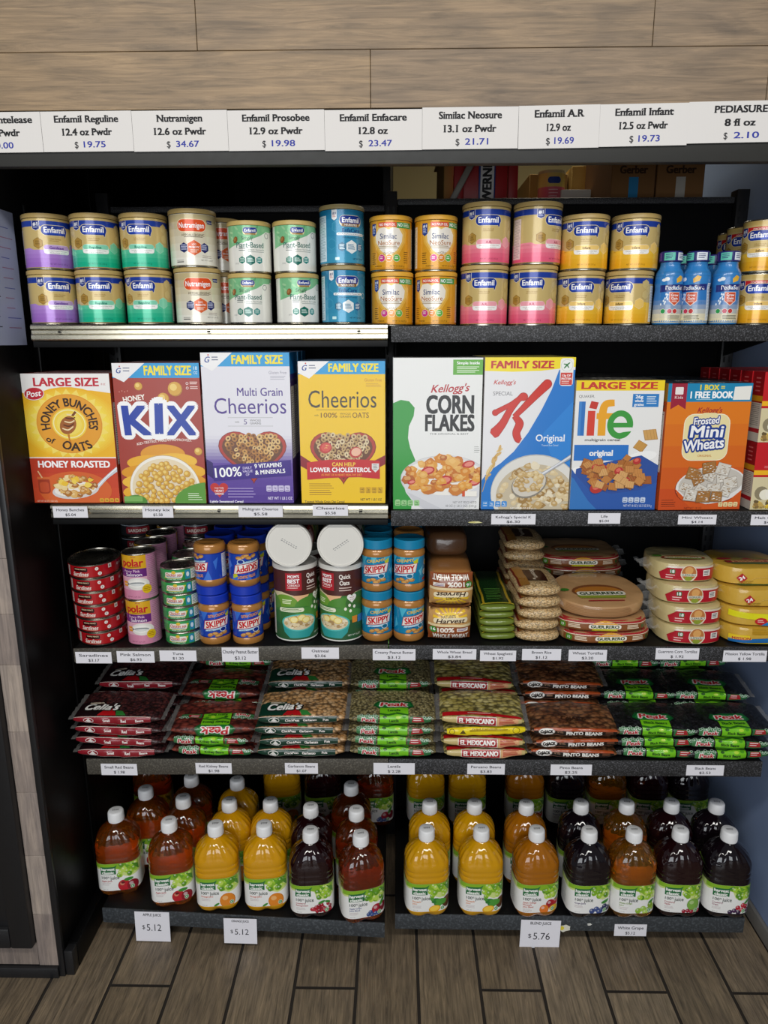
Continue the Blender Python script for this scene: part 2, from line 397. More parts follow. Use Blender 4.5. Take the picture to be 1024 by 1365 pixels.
# ================================================================= gondola shelving
def upright(x): 
    mb = MB(); mb.rbox(x-.016, .425, 0, x+.016, .465, 1.884, .002)
    for i in range(60):
        z = .12+i*.029
        for s in (-1, 1): mb.box(x+s*.007-.0025, .4245, z, x+s*.007+.0025, .426, z+.016, 1)
    return mb.mesh('upright', [M_BLK2, M_BLACK])
g = bpy.data.objects.new('gondola_frame', None); COL.objects.link(g); g['label'] = 'black slotted steel gondola frame with back panels behind all the shelves'; g['category'] = 'shelving frame'
for x in (-.742, .003, .897): link('upright', upright(x), g)
for xa, xb, zt in ((-.726, -.013, at(300, 275, Y=.44).z), (.019, .881, at(740, 264, Y=.44).z)):
    mb = MB(); mb.rbox(xa, .445, .02, xb, .46, zt-.016, .002); link('back_panel', mb.mesh('back_panel', [M_BACK]), g)
    mb = MB(); mb.rbox(xa, .435, zt-.0158, xb, .462, zt, .003); link('top_rail', mb.mesh('top_rail', [M_LIP]), g)
for xa, xb in ((-.726, -.013), (.019, .881)):
    mb = MB(); mb.rbox(xa, .075, .0, xb, .087, .05, .002); link('kick_plate', mb.mesh('kick_plate', [M_BLACK]), g)
M_LIPL = speckle('grey_brown_paint', '#4b4740', '#6a655b', sc=200)
M_LIPB = speckle('blue_grey_paint_lip', '#3c4044', '#565b60', sc=120)
def shelf(label, xa, xb, z, lip, chan=False, za=0, deep=.424, ya=0.0, yb=0.0):
    """za: how far the left end sags; ya, yb: how far each front corner stands back"""
    t = bpy.data.objects.new('shelf', None); COL.objects.link(t); t['label'] = label; t['category'] = 'shelf'; t['group'] = 'gondola shelves'
    def shear(mb):
        mb.v = [(x, y+((ya*(xb-x)+yb*(x-xa))/(xb-xa) if y < .1 else 0), q-za*(xb-x)/(xb-xa)) for x, y, q in mb.v]; return mb
    mb = MB(); mb.rbox(xa, .004, z-.016, xb, deep, z, .001); d = link('deck', shear(mb).mesh('deck', [M_BLACK]), t)
    mb = MB()
    if chan:
        pr_ = [(.003, 0), (-.002, .001), (-.005, -.002), (-.0055, -.008), (-.0025, -.0115), (-.0025, -.0175), (-.0058, -.021), (-.0055, -.029), (-.001, -.0325), (.003, -.033)]
        for (p, q), (p2, q2) in zip(pr_, pr_[1:]):
            mb.add([(xa, p, z+q), (xb, p, z+q), (xb, p2, z+q2), (xa, p2, z+q2)], [(0, 1, 2, 3)][:1], 0, (1, 1, 1), True)
        mb.box(xa+.0002, -.001, z-.032, xb-.0002, .0028, z-.001)
        link('price_channel', shear(mb).mesh('price_channel', [M_CHAN], 70), t, label='brushed silver price channel')
        for k in range(3):
            x = xa+.06+k*(xb-xa-.12)/2; mb = MB(); mb.rbox(x-.0035, -.0042, z-.0165, x+.0035, -.002, z-.0125, .001)
            link('screw', shear(mb).mesh('screw', [M_BLACK]), t)
        mb = MB(); mb.rbox(xa, .0, z-.046, xb, .003, z-.0335, .0005); link('front_lip', shear(mb).mesh('front_lip', [M_BLACK]), t)
    else:
        mb.rbox(xa, -.001, z-lip, xb, .003, z+.001, .001); link('front_lip', shear(mb).mesh('front_lip', [M_LIPB if z < .2 else (M_LIPL if xa < -.5 else M_LIP)]), t, label='painted steel front lip')
    if z > .2:
        for x in (xa+.006, xb-.006):
            mb = MB(); mb.add([(x-.0015, deep, z-.017), (x-.0015, .16, z-.017), (x-.0015, .16, z-.025), (x-.0015, deep, z-.07)]+[(x+.0015, deep, z-.017), (x+.0015, .16, z-.017), (x+.0015, .16, z-.025), (x+.0015, deep, z-.07)],
                [(0, 1, 2, 3), (7, 6, 5, 4), (0, 4, 5, 1), (1, 5, 6, 2), (2, 6, 7, 3), (3, 7, 4, 0)], 0, (1, 1, 1), False)
            link('bracket', shear(mb).mesh('bracket', [M_BLK2]), t)
    return t
Z1L, Z1R, Z2L, Z2R, Z3, Z4, ZB = 1.546, 1.541, 1.160, 1.146, .827, .532, .09
shelf('top left shelf with a silver front channel under the stacked formula cans', -.75, -.001, Z1L, .03, True)
shelf('top right shelf with a dark speckled lip under the pink and yellow formula cans', .006, .893, Z1R, .032)
shelf('left cereal shelf with a silver front channel', -.75, -.001, Z2L, .03, True)
shelf('right cereal shelf with a dark speckled lip', .006, .893, Z2R, .034)
shelf('left shelf under the tinned fish, peanut butter and oats', -.736, -.001, Z3, .034, za=.013)
shelf('right shelf under the bread, rice and tortillas', .001, .893, Z3-.001, .034)
shelf('left shelf under the red, kidney, garbanzo and lentil bean bags', -.734, -.001, Z4, .041, za=.006)
shelf('right shelf under the cream, pinto and black bean bags', .001, .893, Z4, .04)
shelf('lowest left deck carrying six front bottles of juice', -.74, -.01, ZB, .042, ya=.01, yb=-.03)
shelf('lowest right deck carrying seven front bottles of juice', .016, .9, ZB, .043)
# ================================================================= formula cans
KS = .925
def can_mesh(name, r, h, art, body, lid=None, band=None, rim=True, fluted=0, lidh=.011, topc=None):
    """tin with a printed wrap; returns spec children too"""
    mb = MB(); z0, z1 = .004, h-(lidh if lid else .003)
    mb.lathe([(r*.94, 0), (r*.985, .0008), (r*.985, .003), (r, z0)], 1, cap1=False, cap0=True)
    mb.lathe([(r, z0), (r, z1)], 0, body, cap0=False, cap1=False)
    mb.art(art, cyl(r), 0, 5, 12 if r > .03 else None)
    if not lid:
        mb.lathe([(r, z1), (r*.99, h-.001), (r*.97, h), (r*.945, h-.0008), (r*.93, h-.004), (r*.6, h-.0038), (r*.58, h-.0032), (0.001, h-.0032)], 1, cap0=False)
    else:
        mb.lathe([(r, z1), (r*.985, z1+.001), (r*.98, z1+.002)], 1, cap0=False)
    mb.v = [(x*KS, y*KS, z*KS) for x, y, z in mb.v]
    return mb.mesh(name, [M_TIN, M_METAL])
def lid_mesh(r, h, lidh, c):
    mb = MB(); a, b = h-lidh+.001, h-.0012
    mb.lathe([(r*1.005, a), (r*1.022, a+.0006), (r*1.022, b-.0012), (r*1.005, b), (r*.96, b), (r*.945, b-.0015), (.001, b-.0015)], 0, c, cap0=False)
    mb.lathe([(r*.97, b-.0004), (r*.975, h), (r*.955, h), (r*.95, b-.0004)], 0, c, cap0=False, cap1=False)
    mb.v = [(x*KS, y*KS, z*KS) for x, y, z in mb.v]
    return mb.mesh('lid', [M_PLA])
def nutrition(A, x0, x1, y0, y1, c='#f1efe8', ink='#8a8780'):
    A.rect(x0, y0, x1, y1, c)
    for y in range(int(y0)+4, int(y1)-3, 3): A.rect(x0+2, y, x1-2-(y*7 % 5), y+.8, ink)
def enfamil(name, r, h, colA, colB, word, wc, top='#1c3c9c', conc=False, kidlabel=None, wt='NET WT 12.4 OZ'):
    A = Art(); C = pi*r*1000; gold = '#cbb06a'; hh = h*1000
    A.grad(-C, 5, C, hh-12, '#bb9a50', '#ddc98f', 1); t = hh-12
    A.grad(-C, 5, C, 16, colB, colB, 1); A.grad(-C, 16, C, 42, colB, colA, 3)
    A.poly([(-C, 42), (-C, 41), (C, 41), (C, 44), (58, 50), (46, 54), (38, 46), (14, 42), (-18, 41), (-34, 36), (-44, 40), (-58, 46)], colA)
    A.rect(-C, t-16 if not conc else t-14, C, t-4, top)
    if conc:
        A.text('CONCENTRATED LIQUID', 6, t-8, 4, '#f6e6d8', 46, .03)
    A.hexa(46, 47, 12.5, mixc(colA, '#ffffff', .25)); A.hexa(46, 47, 11, mixc(colA, '#ffffff', .12))
    for x, y in ((60, 88), (70, 76), (60, 66)):
        A.hexa(x, y, 11, '#c9ae6c'); A.hexa(x, y, 10, '#d4bd7f')
    A.hexa(-37, 56, 12, '#8f6a25'); A.hexa(-37, 56, 10.8, '#b08a3b'); A.lines(-43, -31, 60, 52, 4, '#6b4a17', .9)
    A.poly([(-47, t-4), (-30, t-4), (-30, t-21), (-38.5, t-25), (-47, t-21)], '#e8e4ec'); A.poly([(-46, t-4), (-31, t-4), (-31, t-20.5), (-38.5, t-24), (-46, t-20.5)], '#1c2f7f'); A.text('#1', -39, t-11, 7, '#ffffff', 10, .03); A.lines(-44, -33, t-17, t-19, 2, '#b9c2ea', .8)
    y = hh*.705
    A.rr(-29, y-12, 30, y+11, 11, '#e9d9a8'); A.poly([(20, y-6), (29, y-3), (25, y-17)], '#e9d9a8')
    A.rr(-28, y-11, 29, y+10, 10.5, '#17338f'); A.poly([(19, y-6), (28, y-3), (24.5, y-15)], '#17338f'); A.rr(-22, y-9, 24, y-1, 4, '#1f46b4')
    A.text('Enfamil', .5, y+.5, 11.5, '#ffffff', 44, .03)
    A.text('Infant formula', 1, y-18.5, 3.2, '#9a7433', 24, .01); A.lines(-12, 14, y-23, y-24, 1, '#9a7433', .9)
    A.rr(-26, 33, 32, 53, 8, mixc(colA, '#ffffff', .55)); A.rr(-25, 43, 31, 52, 6, mixc(colA, '#ffffff', .15)); A.text(word, 2, 46.8, 5.2, wc, None, .035)
    A.rr(-25, 34, 31, 42.5, 4, '#fbfaf6'); A.text('Clinically Proven to Soften Stool', 3, 39.8, 2, wc, 44); A.text('Milk-Based Powder with Iron', 3, 36, 1.7, wc, 32)
    A.text(wt+' (352 g)', 4, 12, 3, mixc(colB, '#000000', .55), 40, .02)
    nutrition(A, 76, 112, 8, t-20); nutrition(A, -112, -84, 12, t-22, mixc('#f1efe8', colA, .25))
    if kidlabel: pass
    lid = None if conc else '#b89b5e'
    me = can_mesh(name, r, h, A, '#c8ab63', lid)
    return ('formula_can', me, 'formula can', [] if conc else [('lid', lid_mesh(r, h, .011, '#b59a60'), None)])
e_pur = enfamil('gentle', .052, .119, '#b48ad6', '#a06cc6', 'Gentlease', '#5b2a93')
e_grn = enfamil('regul', .052, .119, '#5fcfa6', '#17b58c', 'Reguline', '#0b7a64')
e_pnk = enfamil('ar', .0535, .131, '#f3909f', '#ea5f80', 'A.R.', '#a8264f', wt='NET WT 12.9 OZ')
e_yel = enfamil('infant', .052, .118, '#f5c63f', '#efb01f', 'Infant', '#6a4b16', wt='NET WT 12.5 OZ')
e_con = enfamil('conc', .0425, .113, '#f3c23a', '#eba81d', 'Infant', '#5e3a10', top='#c4242a', conc=True)
def nutramigen():
    r, h = .052, .123; A = Art(); C = pi*r*1000; t = 111
    A.grad(-C, 5, C, t, '#f2efe4', '#c3b07e', 7)
    A.rr(-36, 74, 30, 101, 12, '#f6e3c0'); A.rr(-35, 75, 29, 100, 11.5, '#e2501e'); A.text('Nutramigen', -3, 88, 11, '#ffffff', 56, .02)
    A.poly([(34, 92), (48, 92), (48, 100), (32, 100)], '#1b2c72'); A.text('Enfamil', 41, 96, 3.4, '#ffffff', 12)
    A.text('HYPOALLERGENIC', 0, 67.5, 5, '#4b3d2c', 50, .01); A.lines(-20, 22, 63, 61, 1, '#6b5b45', 1.2)
    for x, c, q in ((-22, '#1d2a63', 11), (24, '#2a2c66', 11), (1, '#f2e2d4', 17.5), (1, '#d9602a', 16.5)): A.hexa(x, 41, q, c)
    A.text('LGG', 1, 48, 4, '#fff', 9); A.text('PROBIOTIC', 1, 42, 4, '#fff', 23, .02); A.lines(-8, 11, 36, 31, 3, '#f3d0bd', 1.2); A.lines(-29, -15, 46, 37, 4, '#cdd2ee', 1.3); A.lines(17, 31, 46, 37, 4, '#cdd2ee', 1.3)
    A.rect(-42, 10, -24, 12, '#444'); A.rect(-42, 14, -24, 15, '#777'); A.text('NET WT 12.6 OZ', 30, 15, 3, '#5a5140', 30); A.lines(18, 44, 24, 20, 2, '#877', .9)
    nutrition(A, 74, 112, 8, 92); nutrition(A, -112, -78, 8, 92)
    return ('formula_can', can_mesh('nutra', r, h, A, '#e0d8c2', 1, lidh=.011), 'formula can', [('lid', lid_mesh(r, h, .011, '#b59a60'), None)])
def plantbased():
    r, h = .0485, .1105; A = Art(); C = pi*r*1000; t = 100
    A.rect(-C, 5, C, t, '#efeee6')
    A.poly([(-60, t), (C, t), (C, 90), (40, 88), (22, 78), (-10, 66), (-60, 52)], '#7fc28d'); rg = random.Random(4)
    for i in range(26):
        x, y = rg.uniform(-50, 40), rg.uniform(60, 97)
        if y > 66+(x+10)*.5*(x > -10) and y < t-4: A.ell(x, y, 6, 2.4, mixc('#5ba873', '#a8d7a4', rg.random()), 10, rg.uniform(0, 3))
    A.poly([(C, 5), (C, t), (70, t), (70, 5)], '#f4f3ee')
    A.rr(-15, 80, 17, 96, 6, '#e9d9a8'); A.rr(-14.5, 84, 16.5, 95.5, 5, '#183a8f'); A.text('Enfamil', 1, 89.5, 6, '#fff', 24, .02); A.rect(-10, 80.5, 13, 83.5, '#9a7433')
    A.ell(-34, 70, 5.5, 7.5, '#8d5a2c', 14, -.4); A.ell(-35, 71, 2.4, 4.5, '#b07d47', 10, -.4); A.ring(42, 80, 6, 6, 1, '#3a5560')
    A.text('Simply', -6, 73.5, 7, '#3b4b44', 25); A.text('Plant-Based', 0, 59, 11, '#2d6f64', 63, .01)
    A.lines(-26, -10, 51, 47, 2, '#566', 1.4); A.rect(-7.5, 45, -7, 53, '#788'); A.text('infant formula', 14, 49, 4, '#6d7d78', 38); A.lines(-5, 33, 44, 43, 1, '#8b9894', 1)
    for x, c, q in ((-19, '#2c7f6d', 8), (0, '#19695c', 11.5), (20, '#2f8a86', 8)): A.hexa(x, 27, q, c); A.lines(x-q*.6, x+q*.6, 30, 24, 3, '#d5ece2', 1.3)
    A.text('12.9 OZ', -32, 20, 3, '#777', 9); nutrition(A, 62, 110, 8, 92, '#f6f5f0', '#8fa0a8'); nutrition(A, -110, -74, 8, 92)
    return ('formula_can', can_mesh('plant', r, h, A, '#efeee6', 1), 'formula can', [('lid', lid_mesh(r, h, .011, '#c2a866'), None)])
def enfacare():
    r, h = .05, .1265; A = Art(); C = pi*r*1000; t = 115
    A.grad(-C, 5, C, t, '#3f9cc0', '#1a7aa6', 6)
    for x, y, q in ((30, 30, 16), (48, 22, 12), (-30, 80, 14), (40, 70, 15), (-44, 44, 12), (55, 95, 12)): A.hexa(x, y, q, '#4ea9c8'); A.hexa(x, y, q-1, '#338fb5')
    A.poly([(-43, t), (-31, t), (-31, t-18), (-37, t-22), (-43, t-18)], '#f5f5f5'); A.text('#1', -37, t-7, 5, '#1b2c72', 8, .02); A.lines(-41, -33, t-12, t-15, 2, '#c33', 1)
    A.rr(-26, 80, 28, 104, 11, '#e8dcc0'); A.rr(-25, 85, 27, 103, 10, '#17338f'); A.text('Enfamil', 1, 94, 10, '#fff', 40, .025); A.rect(-20, 80.5, 22, 87, '#8c6428'); A.text('NEUROPRO', 1, 83.8, 4, '#fff', 30, .02)
    A.text('EnfaCare', 2, 72.5, 8, '#123a7a', 42, .02); A.rr(-32, 62, 38, 67.5, 3, '#f4f8fa'); A.text('Brain Building Nutrition for Premature Babies', 3, 64.8, 2.2, '#124', 62)
    A.text('Milk-Based Powder', 3, 57.5, 3.2, '#0e3558', 44)
    for x, c, q in ((-20, '#2b6b8a', 10), (25, '#2b6b9f', 10), (2, '#f0f5f6', 14.5)): A.hexa(x, 38, q, c); A.lines(x-q*.6, x+q*.6, 42, 33, 4, '#dcecf2' if q < 12 else '#2b7fa6', 1.4)
    A.ring(44, 62, 6, 6, 1, '#e8f4f8'); A.rr(-36, 10, -26, 16, 1, '#dff'); A.text('NET WT 12.8 OZ', 20, 13, 3, '#123', 30); nutrition(A, -108, -58, 8, 104, '#cfe4ee', '#46788f'); nutrition(A, 80, 112, 8, 104, '#dbeaf2', '#46788f')
    return ('formula_can', can_mesh('care', r, h, A, '#2f8fb6', 1), 'formula can', [('lid', lid_mesh(r, h, .011, '#9b8a5c'), None)])
def neosure():
    r, h = .0475, .118; A = Art(); C = pi*r*1000; t = 107
    A.rect(-C, 5, C, t, '#dd9d22'); A.rect(-C, 5, C, 8, '#c88714')
    for q, c in ((44, '#e8b245'), (38, '#efc468'), (33, '#f3ece0')):
        A.poly([(0, 62-q*.95), (q*.55, 62-q*.55), (q*.92, 62), (q*.98, 62+q*.45), (q*.7, 62+q*.85), (q*.3, 62+q*.92), (0, 62+q*.78), (-q*.3, 62+q*.92), (-q*.7, 62+q*.85), (-q*.98, 62+q*.45), (-q*.92, 62), (-q*.55, 62-q*.55)], c)
    A.poly([(-44, t-6), (-31, t-6), (-31, t-28), (-37.5, t-33), (-44, t-28)], '#23408e'); A.text('#1', -37.5, t-12, 6, '#fff', 9, .02); A.lines(-42, -33, t-18, t-26, 4, '#c3cdf0', 1.2)
    A.rect(-24, t-14, 18, t-4, '#dd5c3c'); A.text('NO PALM OIL', -3, t-9, 5, '#fff', 36, .02); A.rect(18, t-16, 58, t-4, '#3f9a48'); A.text('NO', 26, t-9.5, 7, '#fff', 11, .03); A.lines(34, 52, t-7, t-13, 3, '#e2f2df', 1.3)
    A.text('Similac', -1, 74, 11, '#29437a', 38, .01); A.text('NeoSure', 0, 60, 9.5, '#b0661e', 50, .005); A.lines(-24, 24, 52, 48.5, 2, '#94753f', 1.1); A.text('OptiGRO', 0, 39, 5, '#7a5a1e', 25, warp=lambda x, y, u, v: (x+u, y+v-u*u*.014))
    for x, c in ((-16, '#d3398c'), (1, '#e58a22'), (18, '#62b548')): A.ell(x, 28, 8.2, 8.2, '#f3e4c2', 18); A.ell(x, 28, 7.4, 7.4, c, 18); A.lines(x-4.5, x+4.5, 30, 26.5, 2, '#fff', 1.3)
    A.lines(-44, -32, 38, 16, 6, '#6d4c12', 1.5); A.lines(36, 48, 40, 18, 6, '#6d4c12', 1.5); A.text('NET WT 13.1 OZ (371 g)', 20, 11, 3, '#4b3209', 34, .02); A.text('POWDER', -25, 11, 3, '#4b3209', 18, .02)
    nutrition(A, 66, 110, 8, 92, '#f2e8d0', '#8f7b4d'); nutrition(A, -108, -62, 8, 96, '#f2e8d0', '#8f7b4d')
    return ('formula_can', can_mesh('neo', r, h, A, '#dd9d22', 1), 'formula can', [('lid', lid_mesh(r, h, .011, '#e0a83a'), None)])
e_nut, e_pla, e_car, e_neo = nutramigen(), plantbased(), enfacare(), neosure()
def pair(spec, px1, px0, zs, y, h, off1, off0, lab, lab0=None):
    h *= KS
    for k, (px, off) in enumerate(((px0, off0), (px1, off1))):
        x = X(px, y, zs+h*.5+k*h); c = H  # noqa
        place(spec, (x, y, zs+.0012+k*(h+.0006)), face_cam(x, y)+off, (lab if k else (lab0 or lab)).replace('@', 'upper' if k else 'lower'), 'formula cans on the top shelf')
YC = .056
pair(e_pur, 65, 72, Z1L, YC, .119, .28, .25, 'gold can with a purple base, @ of the leftmost pair')
pair(e_grn, 128, 135, Z1L, YC, .119, -.08, -.06, 'gold can with a green base, @ of the pair beside the purple cans')
pair(e_grn, 193, 200, Z1L, YC, .119, -.22, -.3, 'gold can with green base, @ of the pair beside the orange-badged cans')
pair(e_nut, 258, 265, Z1L, YC, .123, 0, .05, 'cream can with an orange oval badge, @ of its pair')
pair(e_pla, 333, 334, Z1L, YC, .1105, .02, -.12, 'white and leafy green can, @ of the left leafy pair')
pair(e_pla, 393, 397, Z1L, YC, .1105, .12, .3, 'white and leafy green can, @ of the right leafy pair')
pair(e_car, 456, 458, Z1L, YC, .1265, .4, .18, 'blue-green can with gold lid, @ of the pair at the silver shelf end')
pair(e_neo, 521, 523, Z1R, YC, .118, -.1, -.05, 'orange-yellow can with a white heart, @ of the left heart pair')
pair(e_neo, 581, 581, Z1R, YC, .118, .25, -.2, 'orange-yellow can with a white heart, @ of the right heart pair')
pair(e_pnk, 648, 645, Z1R, YC, .131, .08, .0, 'gold can with a pink base, @ of the left pink pair')
pair(e_pnk, 716, 710, Z1R, YC, .131, .85, -.05, 'pink-based gold can turned to its small print, upper of the right pink pair', 'gold can with a pink base facing out, lower of the right pink pair')
pair(e_yel, 779, 773, Z1R, YC, .118, .06, .04, 'gold can with a yellow base, @ of the left yellow pair')
pair(e_yel, 846, 837, Z1R, YC, .118, .03, -.38, 'gold can with a yellow base facing out, upper of the right yellow pair', 'yellow-based gold can turned to its white strip, lower of the right yellow pair')
for k in range(2):
    x = X(299-k*2, .17, Z1L+.1); place(e_nut, (x, .172, Z1L+.0012+k*.1142), .5, '%s cream can half hidden behind the orange-badged pair' % ('lower', 'upper')[k], 'formula cans on the top shelf')
for k, (yy, px) in enumerate(((.062, 1007), (.155, 990), (.248, 976))):
    for j in range(2):
        x = X(px+(8 if j and k == 0 else (2 if j else 0)), yy, Z1R+.05+j*.104)
        place(e_con, (x, yy, Z1R+.0012+j*.1051), face_cam(x, yy)+(-.1 if j else .1), 'small gold can with red top band, %s of the %s pair by the wall' % (('lower', 'upper')[j], ('front', 'second', 'rear')[k]), 'red-banded cans at the right wall')
# nutrition drink bottles
def drink():
    r = .0285; mb = MB()
    pf = [(.024, 0), (.0275, .002), (r, .007), (r, .045), (.0275, .062), (.0268, .074), (r*.99, .084), (r*.98, .098), (.0265, .106), (.0215, .113), (.0198, .118), (.0198, .126)]
    def rad(z):
        for (a, za), (b, zb) in zip(pf, pf[1:]):
            if z <= zb: return a+(b-a)*(z-za)/max(1e-6, zb-za)
        return pf[-1][0]
    mb.lathe(pf, 0, '#2f79b8')
    A = Art(); C = pi*r*1000
    for i in range(8): A.rect(-C, 5+i*9, C, 14+i*9, mixc('#e6dcb8', '#2d76bd', (0, .1, .4, .7, .9, 1, 1, 1)[i]))
    A.rect(-C, 77, C, 120, '#2f7fc4'); A.lines(-15, 18, 118, 116, 1, '#e8f2fa', 1.4)
    A.poly([(-32, 66), (32, 70), (32, 82), (-32, 80)], '#1f2b76'); A.text('PediaSure', 3, 74.8, 8, '#fff', 46, .02)
    A.poly([(0, 38), (12, 48), (12, 66), (-12, 66), (-12, 48)][::1], '#f2d8cc'); A.poly([(0, 40), (11, 49), (11, 65), (-11, 65), (-11, 49)], '#d2522f'); A.text('Grow', 0, 60, 5, '#fff', 16, .02); A.text('Gain', 0, 53.5, 5, '#fff', 14, .02); A.lines(-6, 6, 48, 46, 2, '#f6d8cc', 1)
    for x, c in ((-22, '#2f9a52'), (-9, '#c2264d'), (2, '#c43a3a')): A.ell(x, 28, 5.2, 5.2, '#f4ecd8', 14); A.ell(x, 28, 4.5, 4.5, c, 14)
    A.ell(-24, 90, 5, 3, '#f2f4f6', 10); A.ell(-18, 92, 5, 4, '#f2f4f6', 10); rg = random.Random(2)
    for i in range(9): A.ell(rg.uniform(-28, -14), rg.uniform(40, 62), 1.6, 2.6, '#eaf3fa', 8)
    A.poly([(2, 84), (14, 88), (17, 96), (9, 99), (1, 92)], '#e6b23a'); A.lines(-12, 22, 18, 12, 3, '#554', 1.3); nutrition(A, 34, 60, 10, 84, '#dfe6ee', '#7089a3')
    mb.art(A, lambda u, v, h: cyl(rad(v)+0)(u, v, h) if False else ((rad(v)+h)*sin(u/r), -(rad(v)+h)*cos(u/r), v), 0, 4, 6)
    cap = MB(); n = 48; zz = [(.0212, .1262), (.0222, .127), (.0222, .145), (.0208, .147), (.001, .147)]
    cap.rings([[((q+(.0004 if j % 2 else 0))*sin(2*pi*j/n), -(q+(.0004 if j % 2 else 0))*cos(2*pi*j/n), z) for j in range(n)] for q, z in zz], 0, '#22246b')
    B = Art(); 
    for x, c in ((-42, '#5a3f9a'), (-14, '#5fc3ae'), (14, '#dfe6ee'), (42, '#5fc3ae')): B.rect(x-11, 129, x+11, 144, c); B.lines(x-8, x+8, 140, 133, 3, '#26306f', 1.4)
    cap.art(B, cyl(.0227), 0, 4)
    return ('drink_bottle', mb.mesh('drink', [M_FILM]), 'drink bottle', [('cap', cap.mesh('cap', [M_PLA]), 'dark blue printed cap')])
drk = drink()
for px, yy, off, lab in ((891, .036, .5, 'left of the three small blue drink bottles in front'), (927, .034, -.25, 'middle of the three small blue drink bottles in front'), (967, .036, .4, 'right of the three small blue drink bottles in front'), (911, .1, .2, 'small blue drink bottle behind the left and middle front ones'), (949, .1, .1, 'small blue drink bottle behind the middle and right front ones')):
    x = X(px, yy, Z1R+.07); place(drk, (x, yy, Z1R+.0012), face_cam(x, yy)+off, lab, 'small blue drink bottles')
# ================================================================= cereal boxes
rg = random.Random(21)
def flakes(A, n, inside, cols, s0, s1, k=6, hi=None):
    """irregular printed cereal pieces"""
    for i in range(n):
        p = inside()
        if not p: continue
        x, y = p; r = rg.uniform(s0, s1); a0 = rg.uniform(0, 6); c = rg.choice(cols)
        q = [(x+r*rg.uniform(.6, 1.15)*cos(a0+j*2*pi/k), y+r*rg.uniform(.5, .95)*sin(a0+j*2*pi/k)) for j in range(k)]
        A.put([q], c)
        if hi: A.put([[(x+(u-x)*.5-r*.1, y+(v-y)*.45+r*.18) for u, v in q]], mixc(c, hi, .45))
def in_ell(cx, cy, rx, ry, lo=None):
    def f():
        while 1:
            u, v = rg.uniform(-1, 1), rg.uniform(-1, 1)
            if u*u+v*v < 1 and (lo is None or cy+v*ry > lo): return cx+u*rx, cy+v*ry
    return f
def heart_pts(cx, cy, w, h, n=40):
    p = []
    for i in range(n):
        t = 2*pi*i/n; p.append((cx+w/2*(sin(t)**3), cy+h/2*((13*cos(t)-5*cos(2*t)-2*cos(3*t)-cos(4*t))/14.5+.12)))
    return p[::-1]
def in_heart(cx, cy, w, h):
    def f():
        while 1:
            u, v = rg.uniform(-1.15, 1.15), rg.uniform(-1.1, 1.2)
            if (u*u+v*v-1)**3-u*u*v**3 < 0: return cx+u*w/2.45, cy+h*.05+v*h/2.7
    return f
def fact_row(A, x, y, n, c, w=11, hh=12, gap=2, ink='#fff'):
    for i in range(n): A.rr(x+i*(w+gap), y, x+i*(w+gap)+w, y+hh, 2.5, c); A.text(('140', '2g', '190', '9g')[i % 4], x+i*(w+gap)+w/2, y+hh*.62, hh*.3, ink); A.rect(x+i*(w+gap)+2, y+2, x+i*(w+gap)+w-2, y+3, ink)
def gm_head(A, Hn, y, tri=70, col='#1d9bd8', w=190, fs=None):
    A.rect(0, Hn-y, w, Hn, col); A.poly([(0, Hn), (tri, Hn), (24, Hn-y-9), (0, Hn-y+3)], '#f1eff0')
    A.text('G', 14, Hn-y*.5, 11, '#27489b', 10, .02, sh=.3); A.ell(17, Hn-y*.5+9, 1.6, 1.6, '#c22', 8); A.lines(24, 40, Hn-y*.36, Hn-y*.55, 2, '#55617f', 1.8)
    A.text('FAMILY SIZE', 64+(w-64)/2-6, Hn-y*.5, y*.6, '#f7e21e', fs or 102, .05, sh=0)
